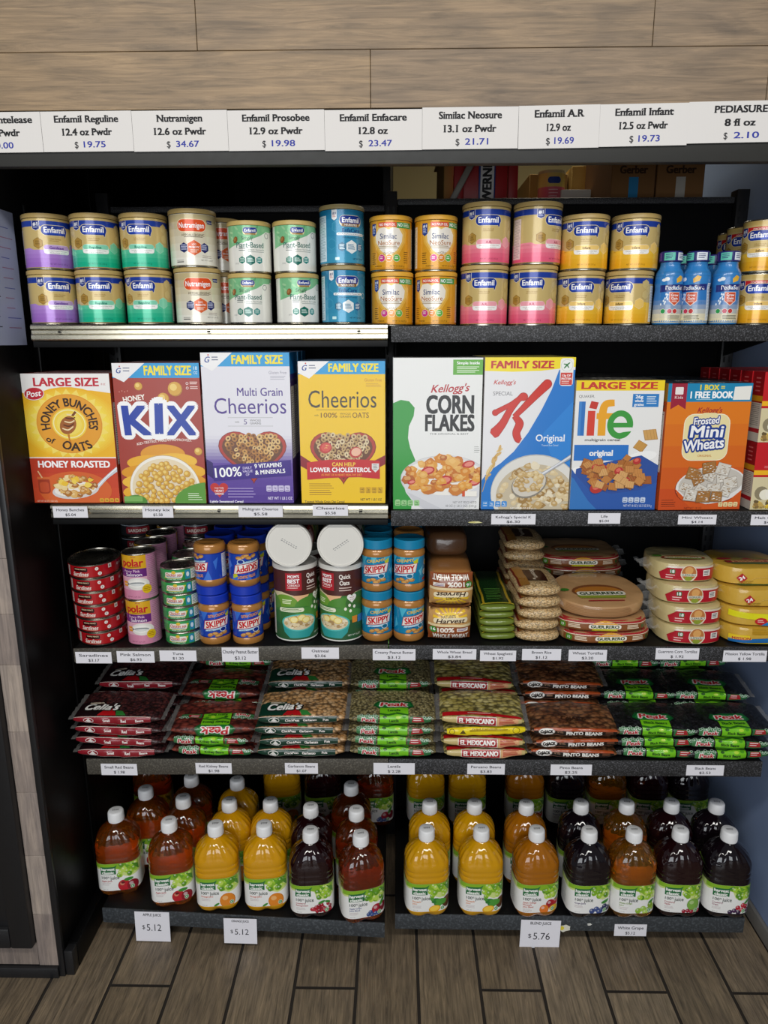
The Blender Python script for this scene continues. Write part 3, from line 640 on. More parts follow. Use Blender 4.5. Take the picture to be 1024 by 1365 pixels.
def a_bunches():
    W, Hn = 190, 300; A = Art((0, 0, W, Hn)); A.rect(0, 0, W, Hn, '#f3f0ee')
    A.poly([(0, 108), (W, 108), (W, 256), (150, 262), (100, 264), (50, 262), (0, 256)], '#f2b81f')
    for i in range(7): A.ell(96, 186, 112-i*5, 84-i*4, mixc('#f2b81f', '#f9e04f', i/6), 30)
    st = []
    for i in range(48):
        a = 2*pi*i/48; r = 86 if i % 2 == 0 else 72; st.append((96+r*cos(a), 186+r*.93*sin(a)))
    A.poly(st, '#fae06a'); A.ell(96, 186, 71, 68, '#e2962a', 40); A.ell(96, 186, 69, 66, '#eaa22f', 40)
    A.ell(96, 186, 38, 36, '#f6d54a', 32); A.ring(96, 186, 35, 33, 2.2, '#fbf0b4', 32); A.ell(96, 186, 27, 26, '#f8dd62', 30)
    A.ell(93, 183, 17, 22, '#a4602a', 20, -.5)
    for i in range(5): A.stroke([(80+i*3, 176+i*8), (92+i*3, 172+i*8.6), (104+i*2, 180+i*7)], [2.6, 3.2, 2.4], '#5f2e12' if i % 2 else '#f3dcae', 5)
    A.stroke([(104, 204), (112, 214)], [5, 5], '#7b4319', 3); A.stroke([(92, 162), (93, 150), (96, 138)], [5, 3, 4], '#c97c1f', 4)
    def arc(R, up):
        def f(x, y, u, v):
            if up: a = -u/R; r = R+v; return (x-r*sin(a), y+r*.95*cos(a))
            a = u/R; r = R-v; return (x+r*sin(a), y-r*.95*cos(a))
        return f
    A.text('HONEY BUNCHES', 96, 186, 19, '#3a2415', 190, .03, warp=arc(52, True))
    A.text('OATS', 108, 186, 20, '#3a2415', 62, .03, warp=arc(56, False)); A.text('of', 52, 149, 13, '#3a2415', 18, .02, rot=-.5)
    A.text('LARGE SIZE', 97, 281, 18, '#c4283a', 138, .045); A.text('18 OZ', 176, 276, 4, '#c4283a', 10)
    A.ell(27, 255, 22, 15, '#f4e3e0', 24, .1); A.ell(27, 255, 20.5, 13.5, '#c2202f', 24, .1); A.text('Post', 27, 255, 13, '#fff', 31, .02, sh=.25, rot=.12)
    A.grad(0, 0, W, 108, '#d24a23', '#c63b22', 3); A.ell(95, 30, 80, 45, '#d9642a', 26); A.rect(0, 106, W, 109, '#f6e6d8')
    A.text('HONEY ROASTED', 97, 92, 15, '#fff', 156, .045)
    A.stroke([(140, 34), (165, 60), (192, 82)], [9, 7, 10], '#cfd2d8', 5); A.stroke([(142, 36), (166, 62), (192, 85)], [3, 2, 3], '#f5f6f8', 5)
    A.ell(95, 30, 52, 20, '#d9d4d2', 28, .12); A.ell(95, 33, 47, 17, '#f3ece2', 28, .12)
    flakes(A, 46, in_ell(96, 42, 46, 24), ['#c98a3a', '#b5762c', '#d9a24e', '#e3b66a', '#a8652a', '#f0d79a'], 6, 12, 7, '#f9e6b8'); flakes(A, 8, in_ell(100, 46, 40, 18), ['#f2c63a', '#f6d65c'], 7, 10, 7)
    A.rr(14, 22, 40, 60, 8, '#a83a1e'); A.rr(17, 25, 37, 50, 6, '#c8502a'); A.rect(13, 56, 41, 62, '#d96a32'); A.stroke([(24, 60), (16, 76)], [3, 3], '#e9b98a', 2)
    fact_row(A, 146, 2, 4, '#e0a92c', 9.5, 9, 1.5, '#7a3a12'); A.text('NET WT 18 OZ (1 LB 2 OZ)', 30, 4, 4, '#f6d9c0', 44); return A, W, Hn
def a_kix():
    W, Hn = 190, 312; A = Art((0, 0, W, Hn)); A.rect(0, 0, W, Hn, '#a53a2c'); gm_head(A, Hn, 32, 72, '#199ad6')
    A.text('18', 182, 301, 7, '#dff1fa', 8); A.text('OZ', 182, 291, 6, '#dff1fa', 8)
    def puff(x, y, r):
        A.ell(x, y, r, r, '#b9832a', 16); A.ell(x-.06*r, y+.06*r, r*.92, r*.92, '#d9a63e', 16); A.ell(x-.22*r, y+.24*r, r*.5, r*.48, '#efcf74', 12)
    for x, y, r in ((135, 256, 16), (108, 235, 13), (55, 262, 9)): puff(x, y, r)
    A.text('HONEY', 43, 236, 11, '#fbf3ea', 48, .04, rot=.13)
    for x in (12, 18, 24, 30): A.ell(x, 250+(x % 4), 1, 1, '#e9b9a8', 6)
    for y in (268, 258): A.text('✓', 162, y, 4, '#fff') if False else A.ring(162, y, 3, 3, .8, '#fff', 8); A.lines(168, 186, y+2, y-1.5, 2, '#f3dcd4', 1.6)
    k = [('K', 45, 187, 54), ('I', 95, 191, 9), ('X', 144, 187, 60)]
    for off, c in ((.125, '#fbfafa'), (.045, '#1d3fa6')):
        for t, x, y, w_ in k: A._text(t, x, y, 62, c, w_ if t != 'I' else None, off*(1.5 if t == 'I' else 1), -.06 if t == 'K' else .04, 'c', 0, False, None, .045)
    A.text('KID-TESTED, PARENT-APPROVED.', 103, 143, 5.4, '#f3ded4', 122, .03, warp=lambda x, y, u, v: (x+u, y+v+u*.07-u*u*.0012))
    for i, (x, y, rx, ry) in enumerate(((98, 112, 50, 22), (72, 92, 56, 18), (122, 96, 52, 18), (60, 70, 58, 18), (140, 72, 52, 18), (58, 48, 56, 18), (140, 50, 52, 18), (60, 24, 58, 20), (140, 26, 52, 20))): A.ell(x, y, rx, ry, ('#e29a1e', '#eeb02b', '#f2bd3a')[i % 3], 26)
    A.ell(98, 34, 80, 76, '#c9a87a', 36); A.ell(98, 34, 79, 74.5, '#f7f1e6', 36); A.ell(98, 34, 74, 68, '#ead9b8', 36)
    pts = []
    while len(pts) < 88:
        x, y = in_ell(98, 30, 67, 60, 2)()
        if all((x-a)**2+(y-b)**2 > 95 for a, b in pts) or rg.random() < .004: pts.append((x, y))
        elif rg.random() < .002: break
    for x, y in sorted(pts, key=lambda q: -q[1]): puff(x, y, rg.uniform(6.2, 8))
    A.ell(178, 14, 60, 32, '#5d9a38', 24, .25); A.ell(30, 4, 26, 15, '#4f8c35', 20); A.rr(4, 4, 46, 16, 2, '#7db35c'); A.lines(150, 182, 22, 8, 4, '#d6e8c6', 1.6); puff(178, 118, 9)
    return A, W, Hn
def a_cheer(multi):
    W, Hn = 190, 305; A = Art((0, 0, W, Hn))
    if multi:
        A.rect(0, 0, W, Hn, '#e3e1e9'); A.grad(0, 84, W, 140, '#6a50a6', '#e3e1e9', 8); A.rect(0, 0, W, 84, '#5b3d9c'); A.grad(0, 0, W, 84, '#4e2f8f', '#674aa6', 5)
    else: A.rect(0, 0, W, Hn, '#f2c614')
    gm_head(A, Hn, 27, 68, '#1b9bd8', W, 108)
    pu = '#4a2a8a' if multi else '#3a3226'
    A.text('Gluten Free', 164, 266, 6, '#9a97a8' if multi else '#c47a22', 38); A.lines(148, 184, 258, 252, 3, '#aaa8b6' if multi else '#c9902a', 1)
    if multi:
        A.text('Multi Grain', 124, 228, 16, pu, 98, .01); A.text('Cheerios', 102, 200, 31, pu, 156, .0)
        A.text('with', 72, 168, 4, '#777', 9); A.text('5', 90, 168, 10, '#5d4a8a', 7); A.text('WHOLE', 112, 171, 4.4, '#666', 24); A.text('GRAINS', 112, 165, 4.4, '#666', 24); A.rect(52, 176, 150, 176.8, '#aaa'); A.rect(52, 159, 150, 159.8, '#aaa')
    else:
        A.text('Cheerios', 96, 226, 36, pu, 150, .0); A.rect(38, 203, 148, 204, '#8a6a1a')
        A.text('with', 38, 192, 4, '#7a5a10', 9); A.text('100%', 66, 192, 10, '#7a4a10', 36, .01); A.text('WHOLE', 102, 195, 4.4, '#7a4a10', 24); A.text('GRAIN', 102, 189, 4.4, '#7a4a10', 24); A.text('OATS', 136, 192, 11, '#7a4a10', 36, .01)
    cx, cy, hw, hh = (103, 97, 150, 110) if multi else (96, 101, 148, 116)
    A.poly(heart_pts(cx, cy, hw, hh), '#7a1f1c'); A.poly(heart_pts(cx, cy+1, hw-3, hh-4), '#b3392c'); A.poly(heart_pts(cx, cy+2, hw-16, hh-16), '#6a3d22')
    if multi: cols = ['#cf9a4e', '#b57a35', '#dcae67', '#9c642a', '#e2bd7d']
    else: cols = ['#d8bd8e', '#c9a873', '#e3cfa6', '#b8945f']
    f = in_heart(cx, cy+4, hw-26, hh-24); pts = []
    for _ in range(1500):
        x, y = f()
        if all((x-a)**2+(y-b)**2 > 60 for a, b in pts): pts.append((x, y))
    for x, y in pts:
        c = rg.choice(cols); r = rg.uniform(5.2, 6.6); ro = rg.uniform(0, 3); q = rg.uniform(.7, 1)
        A.ell(x, y, r, r*q, mixc(c, '#5a3414', .35), 14, ro); A.ring(x, y+.3, r*.94, r*q*.94, r*.42, c, 14, ro); A.ell(x, y, r*.34, r*q*.34, '#5a3416', 8, ro)
    if not multi:
        for x, y in ((57, 122), (124, 112)):
            A.ell(x, y, 14, 12, '#c23a35', 16, .3); A.ell(x+1, y+1, 11, 9, '#d8564c' if x < 100 else '#efb9a0', 16, .3)
            for i in range(7): A.ell(x+rg.uniform(-9, 9), y+rg.uniform(-7, 7), .8, 1.1, '#f3d27a', 6)
    if multi:
        A.poly([(0, 60), (14, 50), (14, 84), (0, 92)], '#2b1468'); A.poly([(14, 46), (100, 52), (186, 58), (186, 90), (100, 84), (14, 78)], '#3b1f86')
        A.text('100%', 47, 65, 19, '#fff', 58, .02, rot=.06); A.text('DAILY', 90, 74, 5, '#d8cdf0', 20, .02, rot=.06); A.text('VALUE', 90, 67, 5, '#d8cdf0', 22, .02, rot=.06); A.text('OF', 90, 60, 5, '#d8cdf0', 8, .02, rot=.06)
        A.text('9 VITAMINS', 136, 79, 8.5, '#fff', 60, .03, rot=.06); A.text('& MINERALS', 140, 66, 8.5, '#fff', 66, .03, rot=.06)
        A.poly(heart_pts(25, 27, 40, 32), '#c4302c'); A.text('may help', 25, 32, 3.5, '#fff', 20); A.text('HEART', 25, 25.5, 4.5, '#fff', 20, .02); A.text('DISEASE', 25, 19.5, 4, '#fff', 19, .02)
        A.lines(44, 112, 30, 12, 4, '#b9a8dd', 1.5); fact_row(A, 130, 24, 4, '#cfc6e6', 12, 13, 1.5, '#4b3188'); A.text('NET WT 1 LB 2 OZ', 160, 10, 6, '#e6def5', 54, .02); A.text('Lightly Sweetened Cereal', 40, 3, 5, '#fff', 74, .02)
    else:
        A.poly([(0, 82), (22, 70), (22, 92), (0, 106)], '#8e1420'); A.poly([(190, 86), (166, 74), (166, 94), (190, 106)], '#8e1420')
        A.poly([(14, 52), (60, 56), (130, 58), (178, 54), (178, 94), (130, 97), (60, 96), (14, 90)], '#c8232b')
        A.text('CAN HELP', 97, 86, 8, '#f7d54a', 52, .03); A.text('LOWER CHOLESTEROL', 90, 74, 9.5, '#fff', 136, .035); A.text('AS PART OF A HEART HEALTHY DIET', 92, 63, 4.5, '#f2a83a', 92, .02)
        A.poly([(160, 88), (176, 88), (176, 76), (168, 68), (160, 76)], '#e3e1de'); A.lines(163, 173, 84, 75, 4, '#888', 1.4)
        A.lines(18, 78, 42, 18, 6, '#b4881a', 1.6); fact_row(A, 132, 22, 4, '#d8a818', 12, 14, 1.5, '#5a4312'); A.text('NET WT 1 LB 2 OZ', 158, 8, 5, '#5a4312', 48, .02); A.text('Toasted Whole Grain Oat Cereal', 52, 3, 5, '#4a3a12', 90, .02)
    return A, W, Hn
def a_corn():
    W, Hn = 190, 332; A = Art((0, 0, W, Hn)); A.rect(0, 0, W, Hn, '#ececea')
    A.poly([(0, 236), (16, 243), (34, 240), (46, 226), (44, 208), (34, 186), (32, 160), (37, 138), (48, 112), (44, 60), (40, 0), (0, 0)], '#2f9a3a')
    A.rect(127, 296, W, 328, '#63ae3c'); A.text('Simple Inside', 159, 321, 5.6, '#fff', 48, .03); A.lines(135, 184, 312, 301, 4, '#dff0d2', 1.5)
    A.text("Kellogg's", 123, 268, 16, '#b8232e', 80, .02, sh=.35, rot=.04)
    A.text('CORN', 122, 233, 37, '#141414', 100, .05); A.text('FLAKES', 122, 193, 34, '#141414', 104, .05); A.text('THE ORIGINAL & BEST', 121, 169, 3.6, '#555', 84); A.lines(176, 188, 140, 128, 4, '#888', 1)
    A.ell(112, 70, 96, 52, '#c9c8cb', 40); A.ell(112, 71, 94, 50, '#dededf', 40)
    A.poly([(18, 72), (206, 72), (200, 46), (184, 24), (160, 6), (150, -4), (70, -4), (46, 14), (28, 38)], '#dcdce0'); A.poly([(30, 40), (48, 16), (70, 0), (110, 0), (70, 20)], '#cfcfd4')
    A.ell(112, 74, 86, 42, '#f3efe8', 40)
    flakes(A, 80, in_ell(112, 78, 84, 42, 36), ['#d98a2c', '#c8752a', '#e3a142', '#b9662a', '#eab562', '#cf7f35'], 9, 17, 8, '#f6cf86')
    for x, y, r in ((76, 88, 15), (112, 66, 18), (40, 62, 9), (164, 102, 14), (178, 62, 13)): A.ell(x, y, r, r*.6, '#c23330', 16, .25); A.ell(x+1, y+.5, r*.7, r*.36, '#e88b7c', 14, .25)
    flakes(A, 16, in_ell(118, 74, 70, 32, 40), ['#d98a2c', '#e3a142', '#eab562'], 8, 13, 8, '#f6cf86')
    A.rr(4, 8, 16, 22, 4, '#cfe6c4')
    fact_row(A, 4, 8, 4, '#9bcf8c', 12, 13, 2, '#1d6a2c'); A.rect(152, 30, 184, 42, '#f6f2ea'); A.rect(152, 30, 158, 42, '#d8542c'); A.text('NET WT PESO NETO', 158, 16, 5, '#777', 52); A.text('18 OZ (1 LB 2 OZ) (510 g)', 150, 8, 5, '#777', 68)
    return A, W, Hn
def a_spek():
    W, Hn = 192, 332; A = Art((0, 0, W, Hn)); A.rect(0, 0, W, Hn, '#e9e8ea')
    A.poly([(158, 306), (W, 306), (W, 0), (0, 0), (0, 66), (12, 84), (40, 104), (68, 130), (98, 172), (124, 220), (144, 264)], '#1e78cc'); A.poly([(192, 240), (192, 100), (150, 120), (130, 170)], '#2a84d6')
    A.poly([(0, 304), (60, 302), (120, 304), (W, 312), (W, Hn), (0, Hn)], '#f5df1e'); A.text('FAMILY SIZE', 80, 317, 15, '#c4252c', 132, .05)
    A.rr(160, 272, 188, 330, 6, '#f2f0ee'); A.ell(174, 315, 13, 13, '#d9dcd6', 20); A.ell(174, 315, 11.5, 11.5, '#f2f4f2', 20); A.stroke([(168, 309), (174, 316), (180, 321)], [2, 3.4, 2], '#2f7a3c', 4); A.stroke([(174, 316), (178, 310)], [2.4, 2], '#2f7a3c', 2); A.stroke([(167, 318), (174, 317)], [2, 2.4], '#2f7a3c', 2)
    A.rect(161.5, 274, 186.5, 300, '#d2453a'); A.text('13g OF', 174, 294, 4.5, '#fff', 18, .03); A.text('PROTEIN', 174, 287, 4.5, '#fff', 21, .03); A.lines(164, 184, 281, 277, 2, '#f6d9d2', 1.4)
    A.text("Kellogg's", 44, 280, 9, '#c8342f', 46, .015, sh=.3); A.text('SPECIAL', 40, 256, 8.5, '#7d7b80', 42, 0)
    for k, c in ((2.5, '#a82a22'), (0, '#cf2f22')):
        A.stroke([(80, 250), (58, 222), (42, 192), (26, 172), (20, 166)], [9+k, 12+k, 15+k, 21+k, 12+k], c, 8); A.ell(84, 249, 9+k/2, 8+k/2, c, 16); A.ell(25, 215, 6+k/2, 6+k/2, c, 14)
        A.stroke([(84, 250), (60, 234), (34, 220), (24, 214)], [12+k, 8+k, 9+k, 12+k], c, 8)
        A.stroke([(132, 274), (110, 252), (82, 222), (66, 206)], [18+k, 15+k, 11+k, 9+k], c, 8); A.ell(134, 276, 9+k/2, 9+k/2, c, 16)
        A.stroke([(66, 208), (78, 192), (72, 172), (76, 158), (82, 154)], [9+k, 16+k, 15+k, 14+k, 9+k], c, 8)
    A.text('Original', 146, 160, 14.5, '#f4f7fb', 62, .02); A.text('Toasted Rice Cereal', 146, 144, 4, '#cfe2f4', 36)
    for i in range(14):
        t = i/13; A.ell(12+t*24+rg.uniform(-3, 3), 76+t*58+rg.uniform(-4, 4), 3, 8, rg.choice(['#d8b069', '#c99a4c', '#e6c98c']), 10, -.6+rg.uniform(-.5, .5))
    A.stroke([(2, 40), (14, 80), (30, 112)], [1.5, 1.5, 1], '#caa35c', 4)
    A.ell(118, 38, 98, 86, '#bdbcb8', 44); A.ell(118, 37, 97, 84.5, '#e2dfd8', 44); A.ell(118, 30, 86, 72, '#c9bba0', 44)
    flakes(A, 120, in_ell(118, 32, 80, 68, 4), ['#c2a066', '#b08c52', '#d2b47e', '#a37e45', '#dcc69a', '#e9dcc0'], 6, 12, 7, '#f0e2c2')
    A.ell(104, 58, 40, 30, '#8b8478', 28, .45); A.ell(104, 60, 38, 28, '#d5cdbf', 28, .45); A.stroke([(132, 80), (160, 98), (196, 122)], [9, 6, 9], '#a9aab0', 5); A.stroke([(132, 81), (160, 99), (196, 123)], [4, 3, 4], '#e3e5e9', 5)
    flakes(A, 30, in_ell(104, 64, 32, 22), ['#c9a86e', '#b8955a', '#dcc28e'], 6, 10, 7, '#f0e2c2'); fact_row(A, 3, 6, 4, '#3f8fd8', 12, 13, 2)
    A.text('NET WT 19 OZ (538 g)', 90, 3, 4, '#fff', 50); return A, W, Hn
def a_life():
    W, Hn = 188, 284; A = Art((0, 0, W, Hn)); A.rect(0, 0, W, Hn, '#ebeae8')
    A.rect(0, 262, W, Hn, '#f3d41c'); A.text('LARGE SIZE', 92, 273, 14, '#c8352a', 160, .05); A.text('QUAKER.', 24, 250, 5.6, '#555', 34)
    A.rect(122, 227, 178, 255, '#2a7cc4'); A.text('26g', 136, 249, 6.5, '#fff', 16, .03); A.text('whole', 136, 240.5, 5.5, '#fff', 18, .03); A.text('grains', 136, 232.5, 5.5, '#fff', 20, .03); A.lines(152, 174, 248, 234, 4, '#cfe2f2', 2)
    A.rect(8, 165, 22, 239, '#2a72c0'); A.rect(9, 165, 14, 239, '#3f86cf')
    A.rect(28, 165, 44, 219, '#d8402e'); A.poly([(30, 225), (46, 222), (50, 237), (34, 240)], '#c8382a')
    A.stroke([(60, 165), (60, 215), (66, 233), (84, 236)], [17, 17, 16, 14], '#eda61e', 8); A.rect(47, 201, 86, 214, '#eda61e')
    A.ring(99, 189, 28, 31, 13, '#3a9a3c', 32); A.rect(74, 183, 126, 193, '#3a9a3c'); A.poly([(99, 172), (132, 176), (132, 183), (99, 183)], '#ebeae8')
    A.text('multigrain cereal', 63, 156, 5.5, '#444', 76, .02)
    A.rect(3, 110, 121, 145, '#2273c8'); A.text('original', 62, 127, 12, '#f4f4f4', 50, .05)
    def sq(x, y, s, a, c):
        p = [(x+s*cos(a+i*pi/2)*(1.15 if i % 2 else .95), y+s*.85*sin(a+i*pi/2)) for i in range(4)]
        A.put([p], mixc(c, '#5a2c0c', .35)); A.put([[(x+(u-x)*.9-.3, y+(v-y)*.9+.5) for u, v in p]], c)
        for k in range(3):
            t = .25+.25*k; e = lambda i, j: (p[i][0]*(1-t)+p[j][0]*t, p[i][1]*(1-t)+p[j][1]*t); q0, q1 = e(0, 1), e(3, 2); A.put([[q0, q1, (q1[0]+.8, q1[1]+.8), (q0[0]+.8, q0[1]+.8)]], mixc(c, '#6a3610', .3))
    sq(166, 167, 19, .9, '#d0a05a'); sq(146, 142, 17, .2, '#c99548')
    A.ell(30, 88, 30, 10, '#f6f5f3', 20); A.ell(150, 118, 34, 12, '#f6f5f3', 20, .2)
    A.poly([(0, 0), (W, 0), (W, 100), (150, 122), (120, 116), (60, 104), (10, 92), (8, 70)], '#2a4f9c'); A.grad(0, 0, W, 34, '#20407f', '#274a92', 3); A.poly([(0, 0), (W, 0), (W, 62), (150, 44), (90, 36), (40, 46), (10, 78), (0, 92)], '#2757a8'); A.poly([(0, 0), (60, 0), (40, 20), (22, 46), (6, 70), (0, 74)], '#2f74bc')
    for i in range(62):
        x, y = in_ell(98, 82, 86, 36)()
        if y > 44+abs(x-90)*.12+((x-90)*.02)**2*6: sq(x, y, rg.uniform(10, 15), rg.uniform(0, 1.5), rg.choice(['#c07c3a', '#b06b2c', '#cf9250', '#a9602a', '#c98846']))
    for x, y, r in ((64, 92, 12), (102, 88, 10), (56, 50, 15), (118, 66, 10), (140, 110, 9), (50, 96, 8)): A.ell(x, y, r, r*.8, '#b8302c', 16, .4); A.ell(x-1, y+2, r*.55, r*.4, '#dd6a58', 12, .4)
    for i in range(14): sq(rg.uniform(50, 160), rg.uniform(56, 96), 13, rg.uniform(0, 1.5), rg.choice(['#c98846', '#d9a566']))
    fact_row(A, 116, 16, 4, '#c9d6ea', 11, 12, 2, '#20407f'); A.text('NET WT 18 OZ (1 LB 2 OZ) 510 g', 150, 9, 5, '#dfe6f2', 62); return A, W, Hn
def a_mini():
    W, Hn = 188, 282; A = Art((0, 0, W, Hn)); A.grad(0, 0, W, 242, '#c9461a', '#e5801c', 5)
    A.rect(0, 242, W, Hn, '#1a86b4'); A.text('1 BOX =', 98, 273, 11, '#f0dc3a', 54, .05); A.text('1 FREE BOOK', 98, 257, 14, '#fff', 94, .055)
    A.poly([(8, Hn), (42, Hn), (42, 226), (25, 236), (8, 226)], '#9c2038'); A.rr(16, 258, 34, 274, 2, '#f0e6e4'); A.text('Kids', 25, 252, 6, '#f6e2e2', 18)
    A.poly([(146, 246), (184, 246), (186, 276), (148, 274)], '#f1efe8'); A.lines(64, 110, 246.5, 246, 1, '#bfe2f2', 1)
    A.text("Kellogg's", 98, 224, 11, '#a81e2a', 54, .02, sh=.3)
    A.rr(42, 112, 146, 216, 22, '#f6edcc'); A.rr(44, 114, 144, 214, 20, '#efe0a8'); A.rr(80, 206, 116, 218, 6, '#efe0a8')
    for g_, c in ((.13, '#1f3f92'), (.03, '#fbfafa')):
        A._text('Frosted', 92, 201, 15, c, 56, g_, .1, 'c', .06, False, None, .03); A._text('Mini', 95, 177, 25, c, 72, g_, .08, 'c', .0, False, None, .03); A._text('Wheats', 90, 149, 23, c, 90, g_, .1, 'c', .1, False, None, .03)
    A.text('ORIGINAL', 95, 123, 4.6, '#c47a2a', 32, .02)
    A.ell(116, 54, 82, 44, '#8a2d10', 36, .1); A.ell(116, 56, 80, 43, '#e6e4e2', 36, .1); A.ell(116, 60, 74, 36, '#c9c2b8', 36, .1)
    A.poly([(44, 30), (34, 50), (60, 26), (110, 12), (160, 20), (190, 46), (190, 14), (150, 0), (80, 0)], '#d4591c')
    def biscuit(x, y):
        a = rg.uniform(-.5, .5); w_, h_ = rg.uniform(13, 17), rg.uniform(10, 14); br = rg.random() < .4; c = '#a8743c' if br else '#d9d3c8'
        P = lambda u, v: (x+u*cos(a)-v*sin(a), y+u*sin(a)+v*cos(a))
        A.put([[P(-w_, -h_), P(w_, -h_*.9), P(w_*.95, h_), P(-w_*.9, h_)]], mixc(c, '#5b3717', .45)); A.put([[P(-w_*.94, -h_*.85), P(w_*.9, -h_*.8), P(w_*.88, h_*.95), P(-w_*.85, h_*.92)]], c)
        for k in range(26):
            u, v = rg.uniform(-.8, .7)*w_, rg.uniform(-.8, .75)*h_; A.put([[P(u, v), P(u+4, v+.5), P(u+4, v+1.7), P(u, v+1.2)]], rg.choice(['#8a6a48', '#f4f1ea', '#b59a78']))
    for x, y in ((60, 50), (84, 70), (112, 78), (140, 74), (160, 60), (150, 42), (122, 50), (92, 44), (70, 34), (100, 30), (130, 30), (108, 96), (140, 92), (72, 82)): biscuit(x, y)
    fact_row(A, 138, 6, 4, '#ecd9a0', 10, 11, 1.5, '#8a3a10'); A.lines(6, 40, 22, 8, 4, '#7a2a0c', 1.3); A.text('NET WT 18 OZ', 80, 4, 4, '#5c1f0a', 40); return A, W, Hn
def a_baking():
    W, Hn = 150, 176; A = Art((0, 0, W, Hn)); A.rect(0, 0, W, Hn, '#c4161f'); A.rect(0, 92, W, 104, '#f2b51c'); A.text('Pancake', 80, 130, 14, '#f5a21c', 84, .03, sh=.2); A.lines(20, 80, 114, 110, 2, '#e88', 1.4)
    A.rect(0, 0, W, 86, '#d8cba2'); A.ell(20, 44, 14, 18, '#8f8468', 16); A.ell(28, 40, 12, 14, '#f1ecd9', 16); A.ell(80, 42, 52, 30, '#f4efe0', 28); A.ell(80, 46, 46, 22, '#dccf9e', 28); A.ell(80, 44, 22, 10, '#efe6c2', 20)
    flakes(A, 14, in_ell(34, 14, 30, 12), ['#9a7a42', '#c9a95c', '#e8c23a', '#6a5836'], 5, 10, 6); A.ell(66, 10, 12, 8, '#e8c22c', 14); A.text('NET WT 2 LB', 24, 6, 5, '#554', 34); return A, W, Hn
def carton(name, fn, W, Hh, D, cols, side=None, top=None):
    """folded card box, front at y=0; cols: bottom top front back left right"""
    mb = MB(); mb.box(-W/2, 0, 0, W/2, D, Hh, 0, cols=cols)
    for z in (D*.32, D*.68): mb.box(-W/2+.0005, z, Hh, W/2-.0005, z+.0006, Hh+.0004, 0, c=mixc(cols[1], '#000000', .25))
    A, wn, hn = fn() if fn else (None, 1, 1)
    if A:
        f = front(W, Hh); ku, kv = W/(wn*.001), Hh/(hn*.001); mb.art(A, lambda u, v, h: f(u*ku, v*kv, h))
    if side:
        S = side(D*1000, Hh*1000); mb.art(S, lambda u, v, h: (-W/2-h, D-u, v)); mb.art(S, lambda u, v, h: (W/2+h, u, v))
    if top: mb.art(top(W*1000, D*1000), lambda u, v, h: (-W/2+u, v, Hh+h+.0004))
    return ('cereal_box', mb.mesh(name, [M_CARD]), 'cereal box', [])
def side_facts(bg, ink='#777', hd=None):
    def f(D, Hh):
        A = Art((0, 0, D, Hh)); A.rect(0, 0, D, Hh, bg)
        if hd: A.rect(0, Hh*.86, D, Hh, hd)
        A.rect(D*.14, Hh*.3, D*.86, Hh*.78, '#f2efe9')
        for y in range(int(Hh*.32), int(Hh*.76), 5): A.rect(D*.2, y, D*(.6+.02*(y % 11)), y+1.4, ink)
        A.text('NUTRITION', D/2, Hh*.82, 5, ink, D*.7, .02); return A
    return f
def cer(name, fn, px0, px1, pbot, ptop, zs, D, cols, label, n, yf=.012, rz=0, side=None, grp=None, top=None, lean=0, gap=.004, backlab=''):
    x0, x1 = X(px0, yf, zs+.01), X(px1, yf, zs+.01); W = x1-x0; xm = (x0+x1)/2; Hh = at((px0+px1)/2, ptop, Y=yf).z-zs-.001
    sp = carton(name, fn, W-.001, Hh, D, cols, side, top)
    for i in range(n):
        x = xm+rg.uniform(-.002, .002)*(i > 0); y = yf+i*(D+gap)
        place(sp, (x+(D+gap)*i*sin(-rz), y, zs+.0012), rz, label if i == 0 else backlab.replace('@', ('second', 'third', 'fourth', 'fifth', 'sixth')[i-1]), grp)
wh = '#e6e4e2'
cer('bunches', a_bunches, 45, 160, 676, 498, Z2L, .058, ['#b33', '#6b1f1c', '#eee', '#c33', '#d98a2a', '#d98a2a'], 'yellow and orange cereal box with a honey dipper, leftmost on the shelf', 3, grp='honey dipper cereal boxes', side=side_facts('#c8462a'), backlab='honey dipper cereal box, @ from the front in the leftmost row')
cer('kix', a_kix, 164, 276, 671, 484, Z2L, .06, ['#833', '#7d2b22', '#833', '#833', '#a53a2c', '#a53a2c'], 'red-brown cereal box with big blue three-letter name and puffed corn balls', 3, grp='red-brown puffed corn boxes', side=side_facts('#8f3226'), backlab='red-brown puffed corn cereal box, @ from the front of its row')
cer('multi', a_cheer and (lambda: a_cheer(True)), 278, 392, 670, 470, Z2L, .064, ['#447', '#2f6fb4', '#eee', '#eee', '#5b3d9c', '#5b3d9c'], 'white and purple cereal box with a heart bowl of rings', 4, grp='white and purple ring cereal boxes', side=side_facts('#4b3188', '#889', '#1b9bd8'), backlab='white and purple ring cereal box, @ from the front of its row')
cer('cheer', lambda: a_cheer(False), 402, 514, 670, 481.5, Z2L, .064, ['#974', '#2b6e9c', '#eb2', '#eb2', '#b08a1a', '#b08a1a'], 'yellow cereal box with a heart bowl of rings and strawberries', 3, grp='yellow ring cereal boxes', side=side_facts('#c79b18', '#776', '#1b9bd8'), backlab='yellow ring cereal box, @ from the front of its row')
def corn_top(W, D):
    A = Art((0, 0, W, D)); A.rect(0, 0, W, D, '#d8d6d4'); A.text('CORN FLAKES', W*.5, D*.5, D*.3, '#141414', W*.55, .05); return A
cer('corn', a_corn, 524, 639, 681, 477, Z2R, .066, ['#999', '#d8d6d4', wh, wh, wh, wh], 'tall white cereal box with green curve and bowl of corn flakes', 2, grp='white corn flakes boxes', side=side_facts('#e4e2e0'), top=corn_top, backlab='white corn flakes box, @ from the front of its row')
